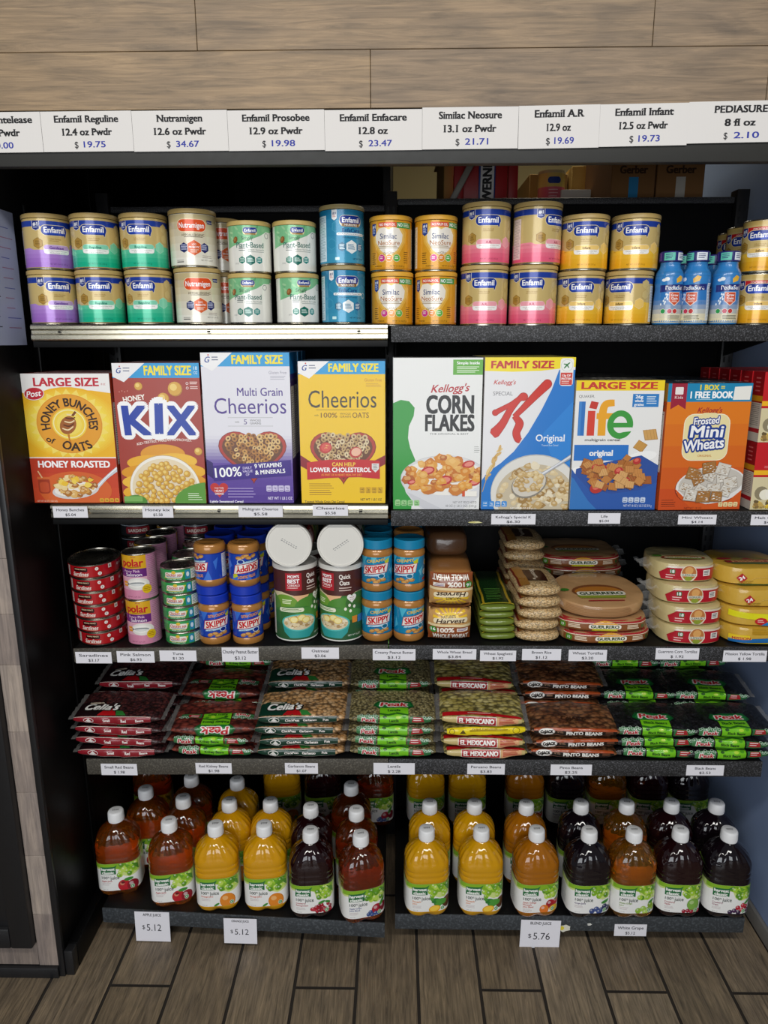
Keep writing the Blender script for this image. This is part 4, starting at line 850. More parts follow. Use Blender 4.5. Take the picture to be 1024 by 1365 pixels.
cer('spek', a_spek, 641, 757, 681, 476.5, Z2R, .066, ['#999', '#c9b21c', wh, wh, '#1e78cc', wh], 'tall white and blue cereal box with a large red letter K', 4, grp='white and blue red-letter boxes', side=side_facts('#e4e2e0'), backlab='white and blue red-letter cereal box, @ from the front of its row')
def plain_top(bg, c, t):
    def f(W, D):
        A = Art((0, 0, W, D)); A.rect(0, 0, W, D, bg); A.rect(0, D*.55, W, D*.9, c); A.text(t, W*.5, D*.3, D*.3, '#e8e4dc', W*.4, .04); return A
    return f
cer('life', a_life, 759, 873, 680, 507, Z2R, .064, ['#999', '#8a8884', wh, wh, wh, '#2a5ea8'], 'white cereal box with bright four-colour name over a blue bowl', 5, grp='four-colour name cereal boxes', side=side_facts('#e0dedc'), top=plain_top('#6a6864', '#3a3a3c', 'life'), backlab='four-colour name cereal box, @ from the front of its row')
cer('mini', a_mini, 876, 988, 681, 511, Z2R, .062, ['#842', '#a05a28', '#c62', '#c62', '#d05a1a', '#d05a1a'], 'orange cereal box offering a free book on a blue band', 5, rz=.06, grp='orange free-book cereal boxes', side=side_facts('#c9531c', '#765', '#b8862a'), top=plain_top('#4a2a1a', '#2b6e8c', 'Mini'), backlab='orange free-book cereal box, @ from the front of its row')
def bk_side(D, Hh):
    A = Art((0, 0, D, Hh)); A.rect(0, 0, D, Hh, '#a8141c'); A.rect(0, Hh*.58, D, Hh*.66, '#e8a51c'); A.rect(0, 0, D, Hh*.56, '#d9d2c4'); A.rect(0, Hh*.13, D, Hh*.19, '#b8202c')
    for y in range(int(Hh*.24), int(Hh*.54), 4): A.rect(D*.14, y, D*.84, y+1.3, '#8f877a')
    for i in range(4): A.rect(D*.3, Hh*(.72+.06*i), D*.7, Hh*(.74+.06*i), '#d66'); 
    return A
bw, bh = .16, at(1012, 590, Y=.012).z-Z2R-.001
sp = carton('baking', a_baking, bw, bh, .05, ['#811', '#8c1016', '#c22', '#c22', '#a8141c', '#a8141c'], bk_side); sp = ('mix_box', sp[1], 'baking mix box', [])
for i in range(6):
    for j in range(2):
        xl = X(1000, .012, Z2R+.01)-i*.0015; y = .012+i*.0525
        if y+.05 > .382: continue
        if i == 0 or True: place(sp, (xl+bw/2, y, Z2R+.0012+j*(bh+.0006)), 0, 'red and yellow mix box, %s, %s by the right wall' % (('lower layer', 'upper layer')[j], ('foremost', 'second from front', 'third from front', 'fourth from front', 'fifth from front', 'sixth from front')[i]), 'red mix boxes by the right wall')
# ================================================================= tins, jars, oats, bread, rice, tortillas
ORD = ('lowest', 'second from bottom', 'third from bottom', 'fourth from bottom', 'fifth from bottom', 'sixth from bottom', 'seventh from bottom', 'eighth from bottom', 'ninth from bottom')
ROW = ('front', 'second', 'third', 'fourth')
def tin(name, r, h, art, body, ys=1.0, n=44):
    mb = MB(); mb.lathe([(r*.93, .0005), (r*.985, 0), (r, .0015), (r, .003)], 1, ys=ys, cap1=False, n=n)
    mb.lathe([(r*.992, .003), (r*.992, h-.003)], 0, body, ys=ys, cap0=False, cap1=False, n=n); mb.art(art, cyl(r*.992, 0, ys), 0, 5)
    mb.lathe([(r*.992, h-.003), (r, h-.0025), (r, h-.001), (r*.985, h), (r*.95, h-.0005), (r*.94, h-.0032), (r*.8, h-.003), (r*.78, h-.0022), (r*.55, h-.0022), (r*.53, h-.003), (.0005, h-.003)], 1, ys=ys, cap0=False, n=n)
    return mb.mesh(name, [M_TIN, M_METAL])
def stack(spec, x, y, z, h, n, label, group, rz=0, jit=.0015, rj=.1, r=rg, tilt=0):
    for k in range(n): place(spec, (x+r.uniform(-jit, jit), y+r.uniform(-jit, jit), z+.0012+k*(h+.0004)), rz+r.uniform(-rj, rj), label.replace('@', ORD[k] if k < n-1 or n < 2 else 'topmost'), group)
zs = Z3-.011
def a_sard():
    A = Art(); A.rect(-200, 3, 200, 30, '#b3161e'); A.rect(-200, 3, 200, 5, '#7d0f14')
    for o in (-6,):
        A.rr(-38, 17, -4, 27, 3, '#3a0f10'); A.text('GRAND PRINCE', -21, 23.5, 3, '#f0d9b0', 28, .03); A.text('Sardines', -21, 12, 8.5, '#f6efe6', 38, .02, sh=.25); A.rect(-40, 6, -4, 7, '#e9b9a0')
        A.ell(16, 23, 4, 4, '#f3ece6', 14); A.text('+', 16, 23, 4, '#b3161e'); A.ell(22, 11, 4.4, 4.4, '#f3ece6', 14); A.text('f', 22, 11, 5, '#222')
        A.rect(42, 19, 50, 29, '#f0ebe4'); A.rect(44, 21, 48, 27, '#888'); A.rect(-62, 5, -54, 28, '#e9e4dc'); A.lines(-61, -55, 25, 8, 5, '#877', 1.2)
        for x in (70, 80): A.ell(x, 20, 3.6, 3.6, '#e8c9c2', 10)
    return A
t_sard = ('sardine_tin', tin('sardine', .0585, .0325, a_sard(), '#b3161e', 1.36), 'tin', [])
x, y = X(130, .085, zs+.1), .087
for k in range(6): place(t_sard, (x+rg.uniform(-.002, .002)+.0012*(5-k), y, zs+.0012+k*.0329), face_cam(x, y)*.7+rg.uniform(-.05, .05), 'red oval fish tin, %s in the stack at the left end' % (ORD[k] if k < 5 else 'topmost'), 'red oval fish tins')
def a_salm():
    A = Art(); C = 130; A.rect(-C, 3, C, 109, '#d98cab'); A.rect(-C, 77, C, 109, '#e3ad25'); A.rect(-C, 57, C, 77, '#6b2a7c'); A.rect(26, 3, 70, 109, '#cf8fb0'); A.lines(30, 64, 104, 12, 22, '#a76f90', 1.1)
    A.text('polar', -6, 91, 17, '#c41f22', 50, .04); A.text('PINK', -2, 104.5, 3, '#a35', 12); A.lines(-18, 16, 80, 79, 1, '#8a5a10', 1.4)
    A.text('Fancy Pink', -8, 71, 6, '#f0c8e0', 38, .01); A.text('Salmon', -4, 62.5, 7.5, '#f6e4f0', 38, .02); A.rect(-C, 26, 26, 57, '#e6b0c4'); A.ell(4, 40, 27, 15, '#e9e6e0', 26); A.ell(2, 41, 22, 9, '#f6f4ee', 24); A.ell(2, 40, 17, 4.6, '#8e9396', 18); A.ell(2, 38.6, 16, 3, '#dfe0de', 18); A.poly([(-14, 40), (-23, 46), (-22, 35)], '#83888b')
    A.ell(24, 27, 11, 11, '#eac31f', 20); A.lines(16, 32, 31, 23, 3, '#9a6a12', 1.3); A.rect(-32, 34, -20, 46, '#e99a1c'); A.text('WILD', -26, 40, 3, '#fff'); A.text('NET WT 14.75 OZ', -8, 9, 3, '#7a2a55', 32); return A
t_salm = ('salmon_tin', tin('salmon', .0385, .111, a_salm(), '#d98cab'), 'tin', [])
for j in range(4):
    y = .052+j*.085; x = X(190, .052, zs+.1)
    for k in range(2): place(t_salm, (x, y, zs+.0012+k*.1114), face_cam(x, y)+(-.25 if j == 0 else -.6)-.05*k, 'pink and yellow fish tin, %s of the %s pair from the front' % (('lower', 'upper')[k], ROW[j]), 'pink and yellow fish tins')
def a_tuna():
    A = Art(); C = 140; A.rect(-C, 3, C, 28, '#2f8f4a'); A.rect(-C, 20, C, 28, '#37a055'); A.poly([(-36, 8), (6, 8), (12, 22), (-30, 22)], '#e9d64a'); A.rr(-34, 9, 8, 22, 4, '#f3efe4'); A.text('Chicken sea', -13, 16.5, 7, '#c62b28', 38, .02, sh=.15); A.lines(-30, 4, 11, 10.5, 1, '#2f6f9a', 1.2); A.ell(-12, 22, 5, 4, '#e6c03a', 12)
    A.rect(14, 5, 26, 26, '#2b8fb0'); A.ell(20, 16, 3.6, 6, '#dff0f4', 12); A.rect(28, 4, 66, 27, '#e8efe6'); A.lines(30, 62, 24, 7, 6, '#5d7f66', 1.4); A.text('CHUNK LIGHT TUNA', -12, 6, 2.6, '#fff', 34); return A
t_tuna = ('tuna_tin', tin('tuna', .043, .031, a_tuna(), '#2f8f4a'), 'tin', [])
for j in range(3):
    y = .058+j*.09; x = X(243, .058, zs+.08)
    for k in range(6): place(t_tuna, (x+rg.uniform(-.0015, .0015), y, zs+.0012+k*.0314), face_cam(x, y)+rg.uniform(-.15, .05), 'flat green tin, %s in the %s stack from the front' % (ORD[k] if k < 5 else 'topmost', ROW[j]), 'flat green tins')
def a_dark():
    A = Art(); A.rect(-200, 3, 200, 36, '#25282c'); A.rr(-34, 8, 30, 27, 5, '#8c2430'); A.text('SARDINES', -2, 17, 8, '#e9dfd4', 50, .03); A.rect(-60, 29, 60, 31, '#9aa3ad'); return A
t_dark = ('dark_tin', tin('dark', .046, .0375, a_dark(), '#25282c'), 'tin', [])
for j, px in enumerate((184, 262)):
    x = X(px, .332, 1.03)
    for k in range(7): place(t_dark, (x, .332, zs+.0012+k*.0379), face_cam(x, .33), 'dark red-badged tin, %s of the back stack behind the %s' % (ORD[k] if k < 6 else 'topmost', ('pink tins', 'green tins')[j]), 'dark tins at the back')
# ---- peanut butter
def jar(name, crunchy):
    r = .0365; mb = MB(); pb = '#b27a3c'
    pf = [(.024, .002), (.027, 0), (.033, .001), (r, .006), (r, .018), (r*.975, .02), (r*.975, .0835), (r, .0855), (r, .09), (.0345, .096), (.031, .1005)]
    mb.lathe(pf, 0, pb, cap1=False)
    bg, lt, dk = ('#1c45b4', '#3f78dc', '#14318c') if crunchy else ('#1287b4', '#52bfdc', '#0d6d94')
    A = Art(); C = 113; A.rect(-C, 20.5, C, 83, bg)
    for p in (((-40, 83), (-20, 83), (-32, 60)), ((-10, 83), (4, 83), (-4, 66)), ((20, 83), (40, 83), (28, 64)), ((36, 50), (50, 60), (44, 36)), ((-56, 30), (-44, 40), (-50, 60)), ((60, 83), (76, 83), (66, 58))): A.poly(list(p), lt)
    A.text('EXTRA CRUNCHY' if crunchy else 'CREAMY', 2, 75, 6.5, '#f2a22e' if crunchy else '#e8c24a', 42 if crunchy else 44, .04, rot=.12)
    A.poly([(-33, 40), (28, 47), (33, 70), (-29, 62)], '#c41f26'); A.poly([(-31.5, 41.5), (27, 48.2), (31.5, 68.5), (-27.8, 60.5)], '#f4efe8')
    A.text('SKIPPY', 0, 54.5, 14.5, '#cf1f28', 51, .045, rot=.12, sh=.05)
    A.poly([(-28, 36), (20, 40), (24, 46), (-26, 40)], '#bfe2f2'); A.text('SUPER CHUNK' if crunchy else 'Creamy', -6, 37.5, 4.2, '#1a4c9a', 28, .02, rot=.08)
    for x, y, a in ((-16, 27, .3), (-4, 30, -.2), (8, 27, .5), (18, 30, 0), (2, 24, .1)): A.ell(x, y, 7.5, 4.4, '#b57a38', 14, a); A.ell(x-.6, y+1, 5.4, 2.6, '#dba65c', 12, a)
    A.ring(14, 39, 8, 6, 1.4, '#d7ecf6', 16); A.ell(14, 39, 6.4, 4.6, dk, 14); A.poly([(22, 74), (34, 80), (34, 70), (24, 68)], '#cfd42e'); A.rect(-C, 20.5, C, 22, dk)
    for x, y, c in ((62, 66, '#d8b63a'), (72, 62, '#a7723c'), (58, 44, '#c9c2b8'), (76, 46, '#8c6a48')): A.ell(x, y, 7.5, 7, '#f2efe8', 14); A.ell(x, y, 5.8, 5.4, c, 14)
    A.poly([(48, 30), (86, 34), (86, 27), (50, 24)], '#c41f26'); nutrition(A, -96, -66, 24, 80, '#e6ecf4', '#5d76a8')
    mb.art(A, cyl(r*.975), 0, 5, 14)
    cap = MB(); n = 60; R = .0352
    cap.rings([[((q+(.0006 if j % 2 and e else 0))*sin(2*pi*j/n), -(q+(.0006 if j % 2 and e else 0))*cos(2*pi*j/n), z) for j in range(n)] for q, z, e in ((.0335, .1008, 0), (R, .1018, 1), (R, .1195, 1), (R-.0014, .1215, 0), (R-.004, .122, 0), (R-.006, .1212, 0), (.001, .1212, 0))], 0, '#1436b0' if crunchy else '#117ea8')
    return ('peanut_butter_jar', mb.mesh(name, [M_TIN]), 'jar', [('lid', cap.mesh('lid', [M_PLA]), None)])
j_blue, j_teal = jar('crunchy', True), jar('creamy', False)
for c, px in enumerate((287, 331)):
    x = X(px, .05, zs+.03); sd = ('left', 'right')[c]
    place(j_blue, (x, .05, zs+.0012), face_cam(x, .05)+.12, 'blue-labelled peanut butter jar standing upright, lower front %s' % sd, 'blue peanut butter jars')
    place(j_blue, (x-.002, .05, zs+.0012+.1224+.1222), rot=(0, pi, -(face_cam(x, .05)+(.55, -.6)[c])), label='blue-labelled peanut butter jar turned upside down, upper front %s' % sd, group='blue peanut butter jars')
    for j in range(1, 4):
        for k in range(2):
            place(j_blue, (x+.004*j, .05+j*.0765, zs+.0012+k*.1226), face_cam(x, .1)+rg.uniform(-.3, .3), 'blue-lidded peanut butter jar, %s, %s row of the %s file' % (('lower', 'upper')[k], ROW[j], sd), 'blue peanut butter jars')
for c, px in enumerate((503, 545)):
    x = X(px, .05, Z3+.05); sd = ('left', 'right')[c]
    for j in range(4):
        for k in range(2):
            o = ((.1, -.12), (.45, -.35))[c][k] if j == 0 else rg.uniform(-.4, .4)
            inv = j in (1, 3) and k == 1 and (c == 1 or j == 3)
            if inv: place(j_teal, (x, .05+j*.0765, Z3+.0012+.1226+.1222), rot=(0, pi, 0), label='teal peanut butter jar upside down, %s row of the %s file' % (ROW[j], sd), group='teal peanut butter jars')
            else: place(j_teal, (x, .05+j*.0765, Z3+.0012+k*.1226), face_cam(x, .05)+o, 'teal peanut butter jar, %s, %s row of the %s file' % (('lower', 'upper')[k], ROW[j], sd), 'teal peanut butter jars')
# ---- oat canisters
def oats():
    r, h = .0505, .184; A = Art(); C = 160; A.rect(-C, 4, C, 172, '#3f7a34'); A.rect(-C, 112, C, 172, '#4e2622')
    A.poly([(-C, 112), (-C, 96), (C, 96), (C, 122), (60, 118), (30, 104), (8, 100), (-10, 112), (-40, 120), (-80, 116)], '#d8c9a0'); A.poly([(-14, 112), (0, 92), (14, 96), (26, 112)], '#e9b98a')
    for x, y, rx, ry, c in ((-34, 88, 34, 26, '#6f9c34'), (30, 84, 40, 24, '#4f8a34'), (70, 92, 36, 26, '#3f6f34'), (-80, 84, 36, 30, '#55863a'), (-10, 66, 60, 20, '#3f7a34')): A.ell(x, y, rx, ry, c, 24)
    A.rect(-C, 4, C, 70, '#2d5a36'); A.ell(20, 66, 60, 16, '#4a8a3a', 24); A.ell(-40, 58, 44, 16, '#356b34', 24)
    A.rect(-30, 124, 8, 166, '#b01f2c'); A.text("MOM'S", -11, 158, 7, '#fff', 26, .035); A.text('BEST', -11, 147, 9, '#fff', 27, .045); A.text('CEREALS', -11, 137, 5, '#f6e0dc', 28, .03); A.lines(-26, 4, 130, 128, 1, '#f3c9c4', 1.6)
    A.text('Quick', 34, 158, 10, '#f4ece4', 27, .03); A.text('Oats', 33, 143, 10, '#f4ece4', 23, .03); A.lines(20, 52, 130, 124, 2, '#d9c2b8', 2.2)
    A.poly(heart_pts(50, 104, 24, 22), '#f4f1ec'); A.text('whole', 50, 107, 3, '#933', 12); A.text('grain', 50, 102, 3, '#933', 11); A.rr(-48, 72, 12, 82, 5, '#e9ead0'); A.lines(-42, 6, 78, 75, 2, '#55803a', 1.4); A.lines(-40, -14, 100, 92, 3, '#e6efc4', 2)
    A.poly([(-42, 46), (44, 46), (38, 22), (24, 8), (-22, 8), (-36, 22)], '#2f9c9a'); A.ell(1, 46, 43, 21, '#54bcb4', 32); A.ell(1, 46, 39, 18, '#d9c9a8', 32)
    flakes(A, 60, in_ell(1, 47, 36, 15), ['#c9a878', '#e3d0a8', '#b08f60', '#efe2c4'], 3, 6, 6); 
    for x, y in ((-12, 54), (6, 58), (16, 52)): A.ell(x, y, 10, 8, '#e6c45c', 16); A.ell(x, y, 8, 6.2, '#f6e6a4', 16)
    for x, y in ((34, 80), (46, 74), (56, 84), (44, 88)): A.ell(x, y, 3.4, 4, '#f3f1e2', 10)
    A.rect(50, 44, 64, 60, '#e08a2c'); A.rect(66, 42, 88, 60, '#3f7fb8'); A.text('NET WT 16 OZ', 56, 14, 4.4, '#e6efe2', 34); nutrition(A, -104, -66, 10, 110, '#e9e4d8', '#7d7a70'); nutrition(A, 100, 140, 10, 150, '#e9e4d8', '#7d7a70')
    mb = MB(); mb.lathe([(.046, .001), (r, 0), (r, .003)], 1, '#e4e2dc', cap1=False); mb.lathe([(r, .003), (r, .173)], 0, '#2d5a36', cap0=False, cap1=False); mb.art(A, cyl(r), 0, 5, 15)
    l = MB(); l.lathe([(r, .1725), (r*1.045, .173), (r*1.045, .1815), (r*1.03, .184), (r*.97, .184), (r*.95, .182), (.0005, .182)], 0, '#dcd9d2', cap0=False)
    B = Art(); 
    for i in range(7): B.rect(-20+i*6, -1, -16+i*6, .8, '#8a8a8a'); B.rect(-19+i*6, -5, -15.5+i*6, -3.4, '#9a9a9a')
    l.art(B, lambda u, v, hh: (u*cos(.5)-v*sin(.5), u*sin(.5)+v*cos(.5), .182+hh))
    b = MB(); b.lathe([(r*.9, -.0006), (r*.9, .0012)], 0, '#d9d6ce')
    return ('oat_canister', mb.mesh('oats', [M_CARD, M_PLA]), 'canister', [('lid', l.mesh('lid', [M_PLA]), 'white plastic lid'), ('base_disc', b.mesh('base_disc', [M_PLA]), None)])
oat = oats()
for c, (px, off) in enumerate(((395, .12), (455.5, -.5))):
    x = X(px, .07, Z3+.08); sd = ('left', 'right')[c]
    place(oat, (x, .068, Z3+.0012), face_cam(x, .068)+off, 'brown and green oat canister standing in front, %s one' % sd, 'oat canisters')
    place(oat, (x, .068+.113, Z3+.0012), face_cam(x, .1)+off, 'oat canister standing behind the %s front one' % sd, 'oat canisters')
    place(oat, (x+(-.004, .004)[c], .012, Z3+.186+.0528), rot=(pi/2, 0, 0) if 0 else (pi/2, (.6, -.2)[c], 0), label='oat canister lying on its side, white end outward, %s one' % sd, group='oat canisters')
for o in [o for o in COL.objects if o.name.startswith('oat_canister') and 'lying' in o['label']]: o.location.y = .012+.184-.004; o.rotation_euler = (pi/2, 0, 0); o.rotation_euler.rotate_axis('Z', 2.1 if 'left' in o['label'] else .1)

# ---- soft packs -------------------------------------------------
def seeds(name, c0, c1, c2, scale, stretch=1.0, film=.6, dark=.25):
    """pulses seen through a glossy film"""
    m = bpy.data.materials.new(name); m.use_nodes = True; nt = m.node_tree; b = nt.nodes['Principled BSDF']; N = nt.nodes.new; L = nt.links.new
    tc = N('ShaderNodeTexCoord'); mp = N('ShaderNodeMapping'); mp.inputs['Scale'].default_value = (scale/stretch, scale, scale); L(tc.outputs['Object'], mp.inputs['Vector'])
    wn = N('ShaderNodeTexNoise'); wn.inputs['Scale'].default_value = scale*.6; L(tc.outputs['Object'], wn.inputs['Vector'])
    ad = N('ShaderNodeMix'); ad.data_type = 'VECTOR'; ad.inputs[0].default_value = .25; L(mp.outputs[0], ad.inputs[4]); L(wn.outputs['Color'], ad.inputs[5])
    v = N('ShaderNodeTexVoronoi'); v.inputs['Scale'].default_value = 1; L(mp.outputs[0], v.inputs['Vector'])
    sp = N('ShaderNodeSeparateColor'); L(v.outputs['Color'], sp.inputs[0])
    cr = N('ShaderNodeValToRGB'); e = cr.color_ramp.elements; e[0].color = (*H(c0), 1); e[1].color = (*H(c2), 1); q = cr.color_ramp.elements.new(.5); q.color = (*H(c1), 1); L(sp.outputs[0], cr.inputs[0])
    c3 = N('ShaderNodeValToRGB'); c3.color_ramp.elements[0].position = .38; c3.color_ramp.elements[1].position = .72; c3.color_ramp.elements[0].color = (1, 1, 1, 1); c3.color_ramp.elements[1].color = (dark, dark, dark, 1); L(v.outputs['Distance'], c3.inputs[0])
    mx = N('ShaderNodeMix'); mx.data_type = 'RGBA'; mx.blend_type = 'MULTIPLY'; mx.inputs[0].default_value = 1; L(cr.outputs[0], mx.inputs[6]); L(c3.outputs[0], mx.inputs[7]); L(mx.outputs[2], b.inputs['Base Color'])
    b.inputs['Roughness'].default_value = .5; b.inputs['Coat Weight'].default_value = film; b.inputs['Coat Roughness'].default_value = .13
    mt = N('ShaderNodeMath'); mt.operation = 'MULTIPLY'; mt.inputs[1].default_value = -1; L(v.outputs['Distance'], mt.inputs[0])
    bp = N('ShaderNodeBump'); bp.inputs['Strength'].default_value = .7; bp.inputs['Distance'].default_value = .003; L(mt.outputs[0], bp.inputs['Height']); L(bp.outputs[0], b.inputs['Normal'])
    n2 = N('ShaderNodeTexNoise'); n2.inputs['Scale'].default_value = 70; n2.inputs['Detail'].default_value = 5; n2.inputs['Distortion'].default_value = 1.5; L(tc.outputs['Object'], n2.inputs['Vector'])
    b2 = N('ShaderNodeBump'); b2.inputs['Strength'].default_value = .6; b2.inputs['Distance'].default_value = .004; L(n2.outputs[0], b2.inputs['Height']); L(b2.outputs[0], b.inputs['Coat Normal'])
    return m
def spow(a, p): return math.copysign(abs(a)**p, a)
def pouch(name, W, T, L, n, bulge, art, mats, seed=0, body='#ccc', arttop=None, lump=.0012, tapf=.12):
    """soft pack lying along Y, front end facing -Y: rounded section W x T, both ends pulled in"""
    K = 36; rings = []
    def sec(s, y, dz=0):
        r = []
        for j in range(K):
            a = 2*pi*j/K; x = W/2*spow(sin(a), 2/n)*s; z = T/2-T/2*spow(cos(a), 2/n)*s
            q = noise.noise(Vector((x*28+seed, y*28, z*28)))*lump; r.append((x+q, y+q*.6, z+q*.5))
        return r
    for s in (.02, .3, .55, .75, .88, .96): rings.append(sec(s, bulge*s**4))
    for i in range(9):
        t = i/8; y = bulge+.004+t*(L-2*bulge-.008); rings.append(sec(1-.03*sin(pi*t)*(-1), y))
    for s in (.96, .88, .75, .5, .02): rings.append(sec(s, L-bulge*s**4))
    mb = MB(); mb.rings(rings, 1, body)
    def f(u, v, h):
        z = v-T/2; s = min(1.0, (abs(2*u/W)**n+abs(2*z/T)**n)**(1/n)); q = noise.noise(Vector((u*28+seed, bulge*s**4*28, v*28)))*lump
        return (u+q, bulge*s**4+q*.6-h-.0012, v+q*.5)
    if art: mb.art(art, f, 0, 6, 6)
    if arttop:
        def g(u, v, h):           # v runs back from the front edge of the top
            c = min(1, abs(2*u/W)); z = T/2+T/2*(1-c**n)**(1/n); q = noise.noise(Vector((u*28+seed, (v)*28, z*28)))*lump
            return (u+q, v+q*.6, z*1.0+q*.5+h+.0022)
        mb.art(arttop, g, 0, 6, 12)
    return mb.mesh(name, mats)
def a_loaf():
    A = Art((-49, 5, 49, 80)); A.rect(-49, 5, 49, 40, '#8f4a24'); A.ell(0, 40, 58, 44, '#c89a62', 30) if 0 else A.rect(-49, 40, 49, 80, '#c9995c')
    A.poly([(-49, 40), (49, 36), (49, 42), (-49, 46)], '#e9d3a4'); 
    for i in range(9): a = pi*(i+.5)/9; A.poly([(0, 58), (40*cos(a-.09), 58+34*sin(a-.09)), (40*cos(a+.09), 58+34*sin(a+.09))], '#efc22e')
    A.ell(0, 60, 20, 12, '#f2cd44', 20); A.rr(-38, 48, 40, 60, 5, '#efe0bc'); A.text("NATURE'S", -4, 63, 6, '#4a2a14', 32, .03); A.text('Harvest', 2, 53, 11, '#3a2010', 64, .03, sh=.3)
    A.text('100%', -10, 30, 11, '#f6efe4', 38, .04); A.rect(16, 26, 42, 34, '#f3eadc'); A.lines(18, 40, 31.5, 28, 2, '#6a4a8a', 1.6); A.text('WHOLE WHEAT', 2, 14, 11.5, '#f6efe4', 84, .05); A.ell(-39, 31, 8, 8, '#3f8a36', 16); A.text('16', -39, 31.5, 7, '#fff', 9, .03); return A
M_BREADBAG = mat('bread_in_film', rough=.3, coat=.6, bump=.4, bscale=60)
def a_loaftop():
    A = Art((-46, 8, 46, 240)); A.rect(-46, 8, 46, 200, '#8a5a34'); A.rect(-38, 20, 30, 88, '#c9b98a'); A.lines(-32, 24, 80, 30, 7, '#9a8a5c', 3); A.rect(-14, 34, 14, 48, '#8f8f8c'); A.rect(-46, 104, 46, 200, '#7a4a28'); return A
m_loaf = pouch('loaf', .102, .084, .245, 5, .022, a_loaf(), [M_BREADBAG, M_BREADBAG], 3, '#a8723f', a_loaftop(), .0018)
loaf = ('bread_loaf', m_loaf, 'bread', [])
x = X(600, .02, Z3+.05)
place(loaf, (x, .016, Z3+.0012), .03, 'bagged wheat loaf, right way up, lowest of three', 'bagged wheat loaves')
place(loaf, (x+.002, .014, Z3+.0012+.086+.0855), rot=(0, pi, 0), label='bagged wheat loaf lying upside down, middle of three', group='bagged wheat loaves')
m3 = ('bread_loaf', pouch('loaf_dark', .098, .06, .2, 4, .02, None, [M_BREADBAG, M_BREADBAG], 8, '#5a3d28', None, .002), 'bread', [])
place(m3, (x, .12, Z3+.0012+.1735), .05, 'dark bagged loaf, topmost and set back on the stack', 'bagged wheat loaves')
M_SPAG = mat('green_film', rough=.22, coat=.7, bump=.9, bscale=45)
def a_spagtop():
    A = Art((-38, 10, 38, 250)); A.rect(-38, 10, 38, 250, '#183a16'); A.rect(-38, 10, 38, 16, '#cfc63a'); A.rect(26, 10, 32, 250, '#c9a92a'); A.rect(-34, 10, -29, 250, '#c9a92a'); A.lines(-22, 18, 110, 40, 7, '#5f9a3c', 3); return A
m_sp = ('spaghetti_pack', pouch('spag', .082, .0168, .27, 3, .012, None, [M_SPAG, M_SPAG], 5, '#6c7c2e', a_spagtop(), .0016), 'pasta pack', [])
xs = X(664, .03, Z3+.04)
for k in range(5): place(m_sp, (xs+rg.uniform(-.003, .003), .022+rg.uniform(0, .006), Z3+.0012+k*.0175), rg.uniform(-.03, .03), 'green pasta pack, %s in its stack' % (ORD[k] if k < 4 else 'topmost'), 'green pasta packs')
M_RICE = seeds('rice_in_film', '#cda56c', '#dcb884', '#eacf9f', 330, 1.6, .7, .45)
def a_ricetop():
    A = Art((-46, 14, 46, 150)); A.rect(-46, 14, -22, 150, '#a5712f'); A.rect(-22, 40, 26, 118, '#3f1d14'); A.text('Brown', 4, 92, 12, '#e9dcc8', 62, .02, rot=-pi/2); A.rect(-8, 46, -2, 56, '#e9dcc8'); A.rect(-46, 14, -42, 150, '#7a2418'); return A
m_rice = ('rice_bag', pouch('rice', .102, .0272, .165, 2.5, .02, None, [M_FILM, M_RICE], 9, '#c9a26c', a_ricetop(), .0022), 'rice bag', [])
xr = X(720, .02, Z3+.06)
for k in range(5): place(m_rice, (xr+rg.uniform(-.003, .003), .008+rg.uniform(0, .004), Z3+.0012+k*.028), rg.uniform(-.05, .05), 'clear bag of brown rice, %s of the front stack' % (ORD[k] if k < 4 else 'topmost'), 'bags of brown rice')
for k in range(7): place(m_rice, (xr+rg.uniform(-.003, .003)-.006, .19, Z3+.0012+k*.028), rg.uniform(-.04, .04), 'clear bag of brown rice, %s of the back stack' % (ORD[k] if k < 6 else 'topmost'), 'bags of brown rice')
